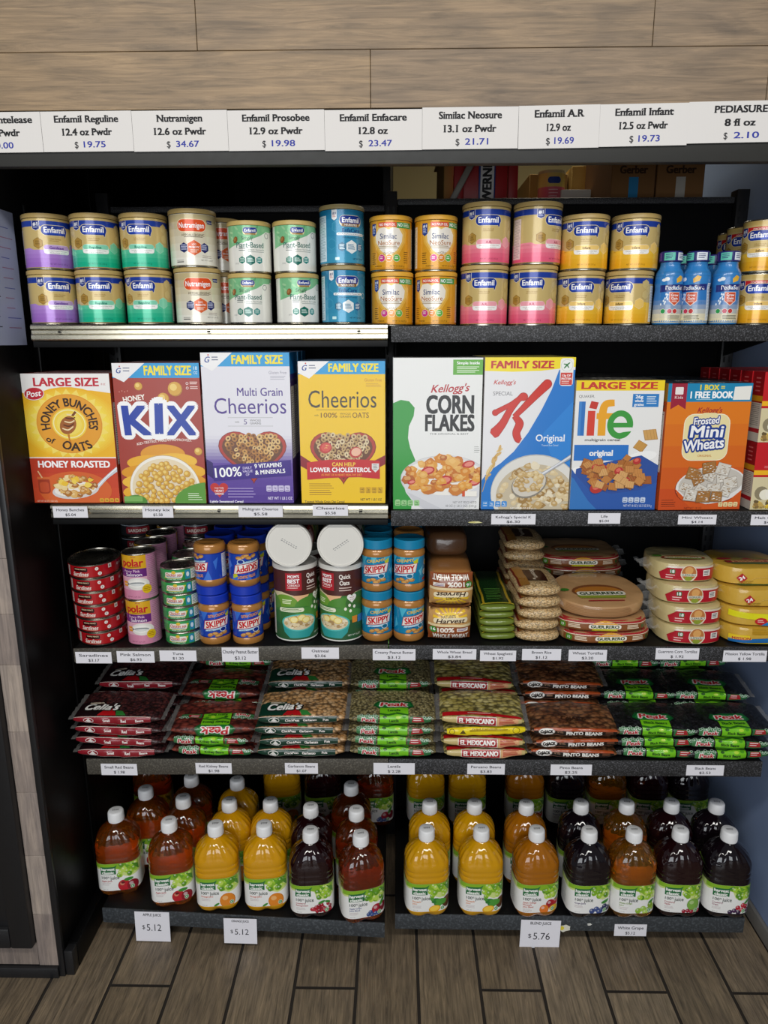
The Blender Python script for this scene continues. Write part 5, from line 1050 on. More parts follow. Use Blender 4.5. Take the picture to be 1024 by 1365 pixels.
# ---- tortilla packs
def se(a, W, D, n): return W/2*spow(sin(a), 2/n), -D/2*spow(cos(a), 2/n)
def tortpack(name, W, D, T, n, arts, topart, body, film_ends=True):
    """stack of flatbreads in printed film; arts wraps the front edge (u = 0 ahead, v = 0 bottom)"""
    pf = [(.0, .0), (.94, 0), (.985, .002), (1, T*.25), (1, T*.75), (.98, T-.0025), (.9, T-.0004), (.5, T+.001), (.01, T+.0012)]
    K = 56; mb = MB(); rr_ = []
    for k, z in pf:
        r = []
        for j in range(K):
            x, y = se(2*pi*j/K, W*max(k, .01), D*max(k, .01), n); q = noise.noise(Vector((x*25, y*25, z*40)))*.0016; r.append((x+q, y+q, z+(q if z > .003 else 0)))
        rr_.append(r)
    mb.rings(rr_, 1, body)
    tab = [(0, 0.0)]; px_, py_ = se(0, W, D, n)
    for i in range(1, 121):
        x, y = se(pi*.75*i/120, W, D, n); tab.append((pi*.75*i/120, tab[-1][1]+sqrt((x-px_)**2+(y-py_)**2))); px_, py_ = x, y
    def phi(u):
        s = abs(u)
        for (a, l), (b, m) in zip(tab, tab[1:]):
            if s <= m: return math.copysign(a+(b-a)*(s-l)/max(1e-9, m-l), u)
        return math.copysign(tab[-1][0], u)
    def kz(z):
        for (k0, z0), (k1, z1) in zip(pf, pf[1:]):
            if z <= z1 and z1 > z0: return k0+(k1-k0)*(z-z0)/(z1-z0)
        return .9
    def f(u, v, h):
        a = phi(u); k = kz(min(v, T)); x, y = se(a, W*k+2*h+.003, D*k+2*h+.003, n); q = noise.noise(Vector((x*25, y*25, v*40)))*.0016
        return (x+q, y+q, v)
    mb.art(arts, f, 0, 5, 4)
    if topart: mb.art(topart, lambda u, v, h: (u+noise.noise(Vector((u*25, v*25, T*40)))*.0016, v, T+.0024+h), 0, 8, 8)
    kids = []
    if film_ends:
        for s in (-1, 1):
            c = MB(); vs = []
            for i in range(7):
                for j in range(5):
                    y = -D*.3+D*.5*i/6; e = j/4; vs.append((s*(W*.44+e*.034), y*(1-.2*e), T*.5+(T*.35*(1-e))*sin(i*1.7+j)*.8+.004*sin(i*2.3+s)+e*.006))
            c.add(vs, [(i*5+j, i*5+j+1, i*5+j+6, i*5+j+5) for i in range(6) for j in range(4)], 0, (1, 1, 1)); me = c.mesh('film_end', [M_CLEAR]); kids.append(('film_end', me, 'clear crinkled film end'))
    return (name, mb.mesh(name, [M_FILM, M_FLAT]), 'tortilla pack', kids)
M_FLAT = mat('flatbread_in_film', rough=.4, coat=.8, bump=.9, bscale=42)
def a_wheat():
    A = Art((-150, .5, 150, 27)); A.rect(-112, .5, 112, 27, '#87502a'); A.rect(-112, 21, 112, 27, '#a8242a'); A.rect(-112, 20, 112, 21.4, '#e9dcc0'); A.rect(-112, .5, 112, 3, '#5f3418')
    A.ell(0, 12, 32, 14, '#e0a23a', 24); A.poly([(-30, 3), (30, 3), (22, 10), (-22, 10)], '#c8c22e'); A.rr(-36, 8, 36, 18, 4, '#f0e9da'); A.text('GUERRERO', 0, 13, 7, '#2a4a2a', 62, .05)
    for s in (-1, 1): A.lines(s*66-16, s*66+16, 15, 8, 3, '#e6d3b8', 2)
    A.rr(-104, 5, -88, 19, 5, '#4f8a2a'); A.text('10', -96, 12, 6, '#fff'); A.rect(88, 8, 98, 16, '#3a5a2a'); return A
def a_wheatpl():
    A = Art((-150, .5, 150, 27)); A.lines(-100, 100, 23, 4, 6, '#a5784e', 1.2); return A
def a_wheattop():
    A = Art(); A.ell(-4, -20, 62, 34, '#7e4a28', 28); A.ell(-4, -22, 56, 26, '#b5722c', 28); A.poly([(-60, -40), (56, -44), (50, -56), (-54, -54)], '#8f9c34'); A.rr(-58, -42, 58, -22, 8, '#e3dccb'); A.text('GUERRERO', 0, -32, 13, '#2f4a30', 102, .05); A.ell(-82, -10, 12, 7, '#3f7a2a', 14); A.rect(-40, -70, 44, -66, '#a8242a'); return A
tw = tortpack('tortilla_pack', .214, .195, .0275, 3.4, a_wheat(), a_wheattop(), '#b98f62')
tw2 = tortpack('tortilla_pack', .214, .19, .03, 2.2, a_wheatpl(), a_wheattop(), '#b98f62')
xw = .506
for k in range(2): place(tw, (xw+.003-.006*k, .108, Z3+.0012+k*.0292), .05-.1*k, 'brown-banded wheat tortilla pack, %s' % ('lowest of its stack' if k == 0 else 'second from bottom of its stack'), 'wheat tortilla packs')
place(tw2, (xw-.004, .112, Z3+.0012+.0585+.0135), rot=(.13, 0, .05), label='wheat tortilla pack tilted toward us with its face showing', group='wheat tortilla packs')
for k in range(5): place(tw, (xw-.01+.008*(k % 2), .322, Z3+.0012+k*.0292), rg.uniform(-.2, .2), 'wheat tortilla pack, %s of the back stack' % (ORD[k] if k < 4 else 'topmost'), 'wheat tortilla packs')
def a_corn2():
    A = Art((-90, 1, 110, 44)); A.tf = lambda x, y: (x, 1+y*1.45); A.poly([(-58, 2), (66, 2), (74, 12), (66, 24), (-40, 24), (-64, 12)], '#b3182a'); A.poly([(-50, 22), (66, 22), (66, 25), (-42, 25)], '#d8c9b8')
    A.ell(2, 13, 18, 14, '#e6dcc2', 20); A.ell(2, 14, 16, 12, '#b9743c', 20); A.ell(2, 18, 9, 6, '#d9a05c', 14); A.rect(-16, 9, 20, 13, '#eee7d6'); A.text('GUERRERO', 2, 11, 3, '#2f4a30', 32, .04); A.ell(2, 5, 9, 4, '#8f9c34', 14)
    A.rr(-40, 12, -28, 20, 3, '#2f6a34'); A.text('18', -34, 16, 5, '#fff', 8, .03); A.lines(-48, -28, 9, 5, 2, '#f0c9c4', 1.4); A.rect(34, 9, 52, 19, '#efe9e2'); A.lines(36, 50, 16, 11, 3, '#777', 1.5); return A
def a_corntop():
    A = Art(); A.ell(0, -34, 50, 16, '#8e2a20', 26); A.ell(0, -34, 44, 11, '#c7a05c', 24); A.rr(-42, -39, 42, -30, 4, '#ddd3b4'); A.text('GUERRERO', 0, -34.5, 5.5, '#2f4a30', 70, .04); A.poly([(-30, -46), (34, -46), (46, -40), (-40, -40)], '#6f8a34'); A.ell(-56, -20, 12, 6, '#4f8a2a', 14); return A
tc_ = tortpack('tortilla_pack', .146, .15, .044, 3, a_corn2(), a_corntop(), '#cdbb86')
xc = .704
for k, (dx, y, rz) in enumerate(((.003, .084, .0), (.0, .087, .03), (-.005, .1, .03), (-.01, .12, -.05))): place(tc_, (xc+dx, y, Z3+.0012+k*.0466), rz, 'red-banded corn tortilla pack, %s of its stack' % (ORD[k] if k < 3 else 'topmost'), 'corn tortilla packs')
def a_yel(blue):
    A = Art((-90, 1, 110, 42))
    if blue:
        A.poly([(-80, 2), (90, 8), (90, 22), (-80, 10)], '#1f6cae'); A.poly([(-80, 8), (-30, 12), (-36, 22), (-80, 20)], '#e9c824'); A.text('MISSION', -52, 13, 6, '#b8242a', 38, .04, rot=.06); A.poly([(-60, 2), (90, 2), (90, 8), (20, 5)], '#cdb424'); A.lines(-30, 70, 38, 24, 6, '#c99a22', 1.8)
    else:
        A.poly([(-78, 20), (90, 8), (90, 26), (-78, 34)], '#e3dc1c'); A.ell(-6, 12, 14, 9, '#c8262a', 18); A.lines(-14, 2, 14, 10, 2, '#f3d0c4', 1.8); A.text('Yellow Corn', 40, 15, 8, '#2a3a24', 60, .04, rot=-.05); A.poly([(-4, 2), (90, 2), (90, 10), (6, 10)], '#1f7fc0'); A.text('EXTRA', 54, 5.5, 5, '#d9ecf6', 30, .04)
    return A
def a_yelpl():
    A = Art((-90, 1, 110, 42)); A.poly([(-46, 16), (-34, 28), (-22, 16), (-34, 4)], '#b8242a'); A.text('24', -34, 16, 8, '#fff', 12, .04, rot=.5); A.poly([(44, 30), (76, 30), (76, 8), (62, 8)], '#b8242a'); A.text('SOFT', 64, 22, 5, '#fff', 18, .04); A.ring(16, -10, 46, 30, 1, '#e0bd62', 26); A.lines(-40, -6, 8, 4, 2, '#a07a26', 1.2); return A
def a_yeltop():
    A = Art(); A.ell(2, -30, 56, 26, '#8f7f34', 26); A.poly([(-58, -30), (60, -22), (56, -44), (-54, -46)], '#a02a28'); A.text('MISSION', 2, -36, 11, '#e0b06a', 84, .05, rot=.04); A.poly([(-14, -22), (0, -8), (18, -20)], '#a83a2a'); A.poly([(-58, -48), (58, -46), (40, -56), (-40, -56)], '#4f7a4a'); A.ell(-50, -14, 18, 7, '#a8242a', 14); return A
ty = [tortpack('tortilla_pack', .166, .16, .0415, 3, q, a_yeltop(), '#d0a63c') for q in (a_yel(True), a_yel(False), a_yelpl())]
xy = .862
for k, (m_, dx, y, rz) in enumerate(((0, .002, .09, .03), (1, .0, .092, -.03), (2, -.004, .1, .03), (2, -.012, .125, .0))): place(ty[m_], (xy+dx, y, Z3+.0012+k*.0442), rz, ('blue-striped yellow tortilla pack, lowest of the stack by the wall', 'yellow tortilla pack with a bright yellow band, second from bottom', 'yellow tortilla pack with a red diamond, third from bottom', 'yellow tortilla pack, topmost of the stack by the wall')[k], 'yellow tortilla packs')
# ================================================================= bags of beans
def bag(name, L, W, T, art, seedmat, seed, n=4.2):
    """pillow bag lying along X: printed film round a bulge of pulses, both ends pinched to a seal"""
    NU, NV = 44, 40
    tab = [(0.0, 0.0)]                                     # arc length down from the top centre to each angle
    def sec(a, b, c): return -b*spow(sin(a), 2/n), c*spow(cos(a), 2/n)
    p0 = sec(0, W/2, T/2)
    for i in range(1, 201):
        a = pi*i/200; p = sec(a, W/2, T/2); tab.append((a, tab[-1][1]+sqrt((p[0]-p0[0])**2+(p[1]-p0[1])**2))); p0 = p
    half = next(l for a, l in tab if a >= pi/2)
    def ang(v):                                            # v = 0 at the front fold, upward positive
        l = min(max(half-v, 0), tab[-1][1])
        for (a, l0), (b, l1) in zip(tab, tab[1:]):
            if l <= l1: return a+(b-a)*(l-l0)/max(1e-9, l1-l0)
        return pi
    def S(u, a, h=0):
        e = max(0.0, 1-abs(2*u/L)**3.2); c = T/2*(.06+.94*e**.55); b = W/2*(.9+.1*e)
        y, z = sec(a, b, c); q = noise.noise(Vector((u*26+seed*7, y*26, z*30+seed)))*.0032*(.3+e); q2 = noise.noise(Vector((u*70+seed, y*70, z*70)))*.0012
        ny, nz = sec(a, 1, 1); l = sqrt(ny*ny+nz*nz); k = (q+q2+h)/l
        return (u, y+ny*k, T/2+z+nz*k-(.0 if z > 0 else 0))
    mb = MB(); us = [-L/2*cos(pi*i/(NU-1))**1 if 0 else -L/2+L*i/(NU-1) for i in range(NU)]
    mb.rings([[S(u, 2*pi*j/NV) for j in range(NV)] for u in us], 1)
    mb.art(art, lambda u, v, h: S(u, ang(v+.002), h+.0014), 0, 5, 4)
    for s in (-1, 1):                                      # crimped end seals
        vs = []
        for i in range(13):
            y = -W*.44+W*.88*i/12
            for k in range(3): vs.append((s*(L/2-.004+k*.007), y*(1+.02*k), T/2+.0016*(i % 2)*(k)+noise.noise(Vector((y*40, s*3+seed, k)))*.003))
        mb.add(vs, [(i*3+k, i*3+k+1, i*3+k+4, i*3+k+3) for i in range(12) for k in range(2)], 2, mixc('#888', '#bbb', .5))
    return mb.mesh(name, [M_FILM, seedmat, M_SEAL])
M_SEAL = mat('film_seal', '#8d8a88', rough=.2, coat=.6, bump=.6, bscale=60); M_SEAL.node_tree.nodes['Principled BSDF'].inputs['Alpha'].default_value = .45
S_RED = seeds('small_red_beans', '#2a1418', '#43191c', '#5a2a26', 130); S_KID = seeds('kidney_beans', '#4a1a16', '#6e2a20', '#8a4030', 95, 1.5)
S_GAR = seeds('garbanzos', '#b1804c', '#c89a66', '#d8b184', 105); S_LEN = seeds('lentils', '#75683e', '#91845a', '#a89c70', 170)
S_PER = seeds('cream_beans', '#9c8c44', '#b8a860', '#cfc283', 105, 1.4); S_PIN = seeds('pinto_beans', '#5e3420', '#80502f', '#9a6a44', 105, 1.4); S_BLK = seeds('black_beans', '#08080a', '#121215', '#1d1c22', 120)
def a_celia(dark, strip, words, flesh):
    A = Art((-112, -12, 112, 118)); A.rect(-104, -9, 84, 8, strip); A.rect(-104, 7.4, 84, 8.8, '#e6d6cc'); A.rect(-104, -9.8, 84, -8.6, '#cfc2ba')
    A.ell(-66, -1, 13, 6.8, '#efe9e4', 18); A.ell(-66, -1, 11.5, 5.4, strip, 18); A.poly([(-74, -4), (-66, 4), (-58, -4)], '#e6e2dc'); A.text("Celia's", -66, -4.5, 3, '#fff', 15, .04)
    for x, t in zip((-22, 20, 58), words): A.text(t, x, -1, 5.6, '#f4ece8', None, .05)
    A.poly([(-104, 12), (-18, 12), (-34, 40), (-46, 80), (-104, 84)], dark); A.poly([(-46, 12), (0, 12), (-12, 34), (-26, 42)], '#b3161c'); A.poly([(0, 12), (24, 12), (12, 26), (-6, 30)], '#2f7a34')
    A.text("Celia's", -42, 42, 23, '#23201e', 84, .1, sh=.25); A.text("Celia's", -43, 43, 22, '#f2f0ec', 82, .045, sh=.25); A.lines(-80, -40, 62, 58, 2, '#d9c9b4', 2); return A
def a_peak(word, inv=False):
    A = Art((-112, -12, 112, 120))
    if inv: A.tf = lambda x, y: (-x+8, 52-y)
    g1, g2 = '#1f7a34', '#74c21e'
    A.poly([(-36, 66), (44, 66), (52, 44), (40, 34), (-32, 34), (-46, 46)], '#145a2a'); A.poly([(-30, 62), (40, 62), (46, 46), (36, 38), (-28, 38), (-40, 46)], g1)
    A.text('Peak', 4, 51, 17, '#f2ece6', 64, .11, sh=.15); A.text('Peak', 4, 51, 17, '#c8222e', 63, .04, sh=.15)
    A.rect(-30, -10, 38, 36, g2); A.rect(-30, -10, 38, -7, '#3f8f1e'); A.text(word, 4, 27, 8, '#1f4a1c', None, .05); A.poly([(-30, 18), (-10, 14), (10, 20), (38, 14), (38, 10), (10, 14), (-10, 9), (-30, 13)], '#2f6a1e')
    A.ell(-18, 7, 5, 3.4, '#2a5a1c', 10); A.ell(14, 6, 6, 3.4, '#b3d83a', 10); A.ell(28, 8, 5, 4, '#4f9a1e', 10); A.text(word, 4, -1.5, 6, '#23481c', None, .05)
    A.rect(-84, -10, -34, 12, '#3f7a4a'); A.text('Peak', -56, -1, 10, '#f2ece6', 34, .1, sh=.15); A.text('Peak', -56, -1, 10, '#b8202c', 33, .04, sh=.15)
    for i in range(9): A.ring(-80+i*5.4, 9+3*sin(i*2), 4, 3, .9, '#cfe3d2', 10)
    A.rect(42, -10, 92, 8, '#2f6a3c'); A.poly([(46, -6), (76, -6), (72, 6), (50, 7)], '#a8262c'); A.lines(50, 70, 3, -2, 2, '#f0dcd8', 1.6)
    for i in range(5): A.ring(76+i*4.5, 4+3*cos(i*2), 4, 3, .9, '#d6ead8', 10)
    return A
def a_mex():
    A = Art((-112, -12, 112, 100)); A.poly([(-94, 10), (-20, 16), (94, 8), (94, 15), (-20, 27), (-94, 24)], '#b8161e'); A.lines(-34, 28, 20, 19.5, 1, '#f0d2c8', 2)
    A.rect(-94, -10, 94, 9, '#c9b378'); A.rect(-60, -10, 34, 10, '#f0e6dc'); A.rect(-58.5, -8.6, 32.5, 8.6, '#a8141c'); A.text('EL MEXICANO', -13, 0, 9.5, '#f8f4ee', 82, .06, serif=True)
    A.rect(36, -10, 86, 9, '#e0a87a'); A.lines(40, 82, 6, -6, 5, '#b8463a', 1.6); return A
def a_mexyel():
    A = Art((-112, -12, 112, 100)); A.rect(-94, -11, 94, 12, '#ecd41a'); A.ring(-82, 0, 7, 9, 1.6, '#6a5a12', 14); A.poly([(-64, -5), (-56, 5), (-48, -5)], '#5a4a12'); A.lines(-40, 60, 2, -1, 2, '#8a6a14', 1.8); A.ring(72, 0, 9, 9, 1.4, '#6a5a12', 14); A.text('Frijol Peruano', -4, 6, 3.4, '#8a5a14', 60, .03); return A
def a_pinto():
    A = Art((-112, -12, 112, 100)); A.rect(-98, 2, 98, 11, '#a8481e'); A.rect(-98, -9, 98, 3, '#17120f'); A.rect(-98, -12, 98, -9, '#c96a3c'); A.rect(-98, -11, 98, -10, '#e8d9cc')
    A.ell(-68, 0, 20, 10, '#9c9690', 22); A.ell(-68, 0, 18.5, 8.8, '#ece8e2', 22); A.text('CoJACK', -68, 0, 7.5, '#1a1614', 30, .07); A.lines(-44, -28, 0, -3, 2, '#8a6a54', 2)
    A.text('PINTO BEANS', 20, -2.5, 8, '#f4f0ea', 84, .05, serif=True); A.lines(70, 94, 0, -4, 2, '#7a4a34', 2); A.text('CoJACK', 0, 44, 12, '#3a2114', 60, .04); A.text('PINTO BEANS', 0, 28, 5, '#54301e', 70, .02); return A
BL, BW, BT = .205, .118, .0262
b_red = [('bean_bag', bag('red_%d' % i, .214, BW, BT, a_celia('#1c0d10', '#8c1c28', ('Small', 'Red', 'Beans'), 0), S_RED, 1+i), 'bean bag', []) for i in range(2)]
b_kid = [('bean_bag', bag('kid_%d' % i, BL, BW, BT, a_peak('Kidney Beans', i == 1), S_KID, 4+i), 'bean bag', []) for i in range(2)]
b_gar = [('bean_bag', bag('gar_%d' % i, .212, BW, BT, a_celia('#12382a', '#10382a', ('ChickPeas', 'Garbanzo', 'Pois'), 0), S_GAR, 8+i), 'bean bag', []) for i in range(2)]
b_len = [('bean_bag', bag('len_%d' % i, .208, BW, BT, a_peak('Lentils'), S_LEN, 12+i), 'bean bag', []) for i in range(2)]
b_per = [('bean_bag', bag('per_%d' % i, .2, BW, BT, (a_mex(), a_mexyel())[i], S_PER, 15+i), 'bean bag', []) for i in range(2)]
b_pin = [('bean_bag', bag('pin_%d' % i, .212, BW, BT, a_pinto(), S_PIN, 19+i), 'bean bag', []) for i in range(2)]
b_blk = [('bean_bag', bag('blk_%d' % i, .205, BW, BT, a_peak('Black Beans'), S_BLK, 23+i), 'bean bag', []) for i in range(2)]
rb = random.Random(77)
def beans(sp, px, what, where, n=(4, 5, 6), dz=0, pick=None, rz0=0, alt=None, third=None):
    """three piles one behind the other, each a bag taller than the pile before it"""
    x = X(px, .06, Z4+.06)
    for row, m in enumerate(n):
        for k in range(m):
            top = k == m-1; q = pick(row, k) if pick else rb.randrange(2)
            S = (third if (third and row == 2) else sp)[q]
            sx = rb.uniform(-.007, .007); y = .064+row*.128+rb.uniform(-.003, .003)
            lab = '%s, %s of the %s pile%s' % (what, ORD[k] if not top else 'topmost', ('front', 'middle', 'back')[row], where)
            tilt = (.10, .12, .1)[row] if top else rb.uniform(0, .02)
            place(S, (x+sx+row*.004*(1 if px < 500 else -1), y, Z4+dz+.0016+k*(BT+.0022)+(.006 if top else 0)), rot=(tilt, rb.uniform(-.012, .012), rz0+rb.uniform(-.05, .05)), label=lab, group='%ss' % what.replace('bag', 'bag'))
beans(b_red, 170, 'dark red bean bag with white script', '', dz=-.005)
beans(b_kid, 287, 'kidney bean bag with green panel', '', (3, 4, 5), dz=-.004, pick=lambda r, k: 1 if (r < 2 and k >= 2+r) else 0)
beans(b_gar, 403, 'garbanzo bag with green strip', '', dz=-.002)
beans(b_len, 522, 'lentil bag with lime green panel', '', (4, 5, 7))
beans(b_per, 641, 'cream bean bag with red banner', '', (4, 5, 6), pick=lambda r, k: 1 if (r == 0 and k == 2) else 0)
beans(b_pin, 760, 'pinto bean bag with black strip', '', (3, 5, 6))
beans(b_blk, 868, 'black bean bag with lime panel', ', left', (3, 4, 5))
beans(b_blk, 962, 'black bean bag with lime panel', ', by the wall', (3, 4, 5))

# ================================================================= juice bottles
def juice_mat(name, c, tr=0, rough=.07, ss=0):
    m = mat(name, c, rough=rough, coat=1, trans=tr, rn=.02, bump=.3, bscale=34, ior=1.34); b = m.node_tree.nodes['Principled BSDF']; b.inputs['Coat Roughness'].default_value = .03
    if ss: b.inputs['Subsurface Weight'].default_value = ss; b.inputs['Subsurface Radius'].default_value = (.02, .01, .004); b.inputs['Subsurface Scale'].default_value = 1
    return m
J_OR = juice_mat('orange_juice', '#cf940c'); J_PI = juice_mat('pineapple_juice', '#cc940c'); J_BL = juice_mat('blend_juice', '#a0600c')
J_AP = juice_mat('apple_juice', '#de7c1c', .92); J_AG = juice_mat('apple_grape_juice', '#c25c1c', .92); J_WG = juice_mat('white_grape_juice', '#e09a2c', .92)
J_CR = juice_mat('cranberry_juice', '#1e070b', .1); J_GR = juice_mat('grape_juice', '#120a10')
HB = .232; KB = .972
PROF = [(.0, .034), (.004, .046), (.012, .0535), (.021, .0568), (.0235, .0572), (.0254, .0566), (.106, .0566), (.110, .0578), (.117, .0572), (.121, .0556), (.125, .0572), (.131, .0572), (.135, .0557), (.139, .0572), (.146, .0572), (.155, .0562), (.165, .0528), (.175, .0475), (.184, .0405), (.191, .0325), (.197, .0245), (.201, .0178), (.204, .0158), (.212, .0158)]
def bexp(z): return 3.4 if z < .15 else max(2.0, 3.4-(z-.15)*34)
def bpt(a, r, z, h=0):
    n = bexp(z); c, s = abs(sin(a)), abs(cos(a)); k = (c**n+s**n)**(-1/n)
    dpt = .83 if z < .16 else min(1, .83+(z-.16)*4.4)
    if z < .026: k *= 1-.24*(1-z/.026)**1.3*(.5+.5*cos(5*a))**2
    if .15 < z < .198: k *= 1+.034*sin(pi*(z-.15)/.048)*cos(18*a+40*(z-.15))
    if .112 < z < .142: k *= 1
    R = (r*KB+h)*k; return (R*sin(a), -R*cos(a)*dpt, z)
NB = 72
def bottle_body(m):
    mb = MB(); P = []
    for (z0, r0), (z1, r1) in zip(PROF, PROF[1:]):
        for i in range(3 if z1-z0 > .006 else 1):
            t = i/(3 if z1-z0 > .006 else 1); P.append((z0+(z1-z0)*t, r0+(r1-r0)*t))
    P.append(PROF[-1]); mb.rings([[bpt(2*pi*j/NB, r, z) for j in range(NB)] for z, r in P], 0); return mb.mesh('juice_bottle', [m])
ltab = [(0.0, 0.0)]; _p = bpt(0, .0575, .07)
for i in range(1, 181):
    a = pi*i/180; q = bpt(a, .0575, .07); ltab.append((a, ltab[-1][1]+sqrt((q[0]-_p[0])**2+(q[1]-_p[1])**2))); _p = q
def lang(u):
    s = abs(u)
    for (a, l0), (b, l1) in zip(ltab, ltab[1:]):
        if s <= l1: return math.copysign(a+(b-a)*(s-l0)/max(1e-9, l1-l0), u)
    return math.copysign(pi, u)
def a_juice(kind, words, wc):
    A = Art((-150, 34, 150, 106)); A.tf = lambda x, y: (x, 106-(106-y)*1.12) if y < 106 else (x, y); A.clip = (-150, 25.4, 150, 106); W_ = 150; A.rect(-W_, 34, W_, 106, '#eeedea'); rj = random.Random(kind)
    A.poly([(-W_, 106), (-W_, 94), (-52, 90), (-20, 96), (6, 90), (14, 74), (30, 68), (54, 74), (80, 84), (W_, 92), (W_, 106)], '#cfdf8a')
    for i in range(5): A.poly([(-60, 106), (-60, 100-i*1.4), (-20, 102-i), (10, 98-i*2), (20, 90-i*2), (56, 96), (56, 106)], mixc('#b9d65a', '#86b52a', i/4))
    for i in range(18):
        x, y = rj.uniform(4, 50), rj.uniform(74, 102); c = rj.choice(['#7fb02a', '#a3cc3a', '#5c9422', '#bcd95a']); A.ell(x, y, 6.4, 6.4, c, 12); A.ell(x-1.6, y+1.8, 2.4, 2.2, mixc(c, '#ffffff', .4), 8)
    A.poly([(36, 104), (54, 96), (56, 80), (46, 90)], '#4f8a22'); A.poly([(18, 106), (34, 98), (26, 92)], '#6aa52a')
    A.rect(-41, 78, -2, 98, '#1f6a3a'); A.poly([(-6, 98), (2, 103), (-1, 96)], '#2a7a3c')
    A.text('harvest', -21.5, 92.5, 7.2, '#f4f6f0', 34, .05); A.text('classic', -22, 83, 7.2, '#f4f6f0', 30, .05)
    A.text('100', -32, 69.5, 6.6, '#3f4a44', 15, .02); A.text('%', -21.5, 71, 4, '#3f4a44', 5, .02); A.text('juice', -6, 69, 9, '#3f4a44', 22, .02)
    for i, t in enumerate(words): A.text(t, -40, 60.5-i*5.6, 4, wc, None, .03, al='l')
    A.lines(-40, -16, 60-len(words)*5.6, 55-len(words)*5.6, 3, '#b9a6a8', .7); A.text('64 FL OZ', -32, 37.5, 2.2, '#888')
    def leaf(x, y, a, l=12, c='#3f8a34'): A.ell(x, y, l, l*.36, c, 12, a)
    def ball(x, y, r, c, hl='#ffffff', t=.35): A.ell(x, y, r, r*.97, mixc(c, '#000000', .25), 18); A.ell(x-.4, y+.4, r*.93, r*.9, c, 18); A.ell(x-r*.3, y+r*.35, r*.36, r*.3, mixc(c, hl, t), 12)
    k = kind
    if k in (1,): ball(16, 46, 16, '#b8202c', '#f6d0a0'); ball(38, 44, 15, '#8c1826'); leaf(28, 62, .1); A.ell(13, 54, 5, 3, '#6a1420', 10)
    elif k == 2: ball(26, 47, 20, '#e08528', '#ffe0a0', .4); leaf(-2, 38, .5, 8)
    elif k == 3:
        for i in range(26): ball(rj.uniform(0, 48), 36+rj.uniform(0, 22)*(1-abs(rj.uniform(-1, 1))*.4), 5, rj.choice(['#a8182c', '#c23040', '#8c1424']))
        leaf(24, 62, .3, 9); leaf(40, 60, -.4, 8)
    elif k == 4: ball(30, 50, 14, '#a81f34'); ball(46, 52, 12, '#7c1426'); leaf(44, 66, .9, 12); [ball(x, y, 5.5, '#35508c') for x, y in ((8, 40), (17, 38), (26, 40), (13, 45), (35, 38))]
    elif k == 5:
        ball(50, 54, 15, '#5c3a22', '#a8703a')
        for i in range(7): leaf(24+rj.uniform(-8, 10), 56+rj.uniform(-3, 5), rj.uniform(-.6, .9), 15, rj.choice(['#2f7a34', '#4f9a3a']))
        A.ell(16, 41, 15, 9, '#e8a81e', 20, .2); A.ell(16, 42, 12, 6.4, '#f4cc4a', 18, .2)
    elif k == 6: ball(30, 54, 12, '#a8202a'); ball(46, 58, 9, '#c02a34'); ball(14, 42, 12, '#e2782a'); A.ell(40, 42, 13, 8, '#e0b82a', 16); leaf(48, 66, .7, 8)
    elif k == 7: [ball(x, y, 7, c) for x, y, c in ((4, 40, '#3a4a80'), (15, 45, '#46588f'), (27, 42, '#34447a'), (36, 50, '#2c3560'), (22, 38, '#3f5088'), (45, 44, '#2a3058'))]; leaf(38, 62, .2, 12)
    elif k == 8: [ball(x, y, 7.6, c) for x, y, c in ((8, 41, '#8fb83a'), (20, 46, '#a3c850'), (32, 42, '#8ab034'), (44, 48, '#9cc24a'), (26, 37, '#b0d060'), (38, 55, '#86aa30'))]; leaf(40, 64, .4, 9)
    elif k == 9: ball(30, 56, 16, '#7fae4a', '#e6f0c0'); [ball(x, y, 5, '#a01c34') for x, y in ((8, 38), (17, 40), (26, 38), (35, 40), (44, 38))]; leaf(48, 68, .2, 7)
    elif k == 10: [ball(x, y, 6, c) for x, y, c in ((4, 38, '#3a2648'), (14, 42, '#4a2a50'), (22, 50, '#b81f34'), (32, 44, '#c83040'), (42, 52, '#a8182c'), (34, 56, '#c02a3c'), (24, 38, '#34203f'), (46, 42, '#5a2a44'))]; leaf(44, 64, .5, 9)
    A.ell(36, 41, 5.4, 5.4, '#e6f0e2', 14); A.ell(36, 41, 4.6, 4.6, '#3f9248', 14); A.text('C', 36, 41, 4.6, '#fff', None, .05)
    nutrition(A, 64, 112, 38, 92, '#f2f1ee', '#9a9a98'); nutrition(A, -112, -66, 38, 92, '#f2f1ee', '#9a9a98'); return A
def mk_label(A):
    mb = MB(); mb.rings([[bpt(2*pi*j/NB, .0573, z) for j in range(NB)] for z in (.0254, .031, .07, .106)], 0, '#eeedea', False, False)
    mb.art(A, lambda u, v, h: bpt(lang(u), .0573, v, h), 0, 4, None); return mb.mesh('label', [M_LABEL])
M_LABEL = mat('printed_label', rough=.33, coat=.3)
def mk_cap():
    mb = MB(); n = 80
    mb.rings([[((r*1.09+(.0005 if j % 2 and e else 0))*sin(2*pi*j/n), -(r*1.09+(.0005 if j % 2 and e else 0))*cos(2*pi*j/n), z) for j in range(n)] for z, r, e in ((.2045, .0182, 0), (.2075, .0184, 0), (.208, .0178, 0), (.2085, .0183, 1), (.2275, .0178, 1), (.2308, .0166, 0), (.232, .0146, 0), (.232, .0002, 0))], 0, '#e9e9ea')
    A = Art()
    for i in range(5): A.rect(-8+i*3.4, .8, -5.6+i*3.4, 3.2, '#3a3a3c'); A.rect(-7.6+i*3.2, -2.4, -5.6+i*3.2, -.4, '#55555a')
    mb.art(A, lambda u, v, h: (u, v, .232+h)); return mb.mesh('cap', [M_PLA])
m_cap = mk_cap(); JU = {}
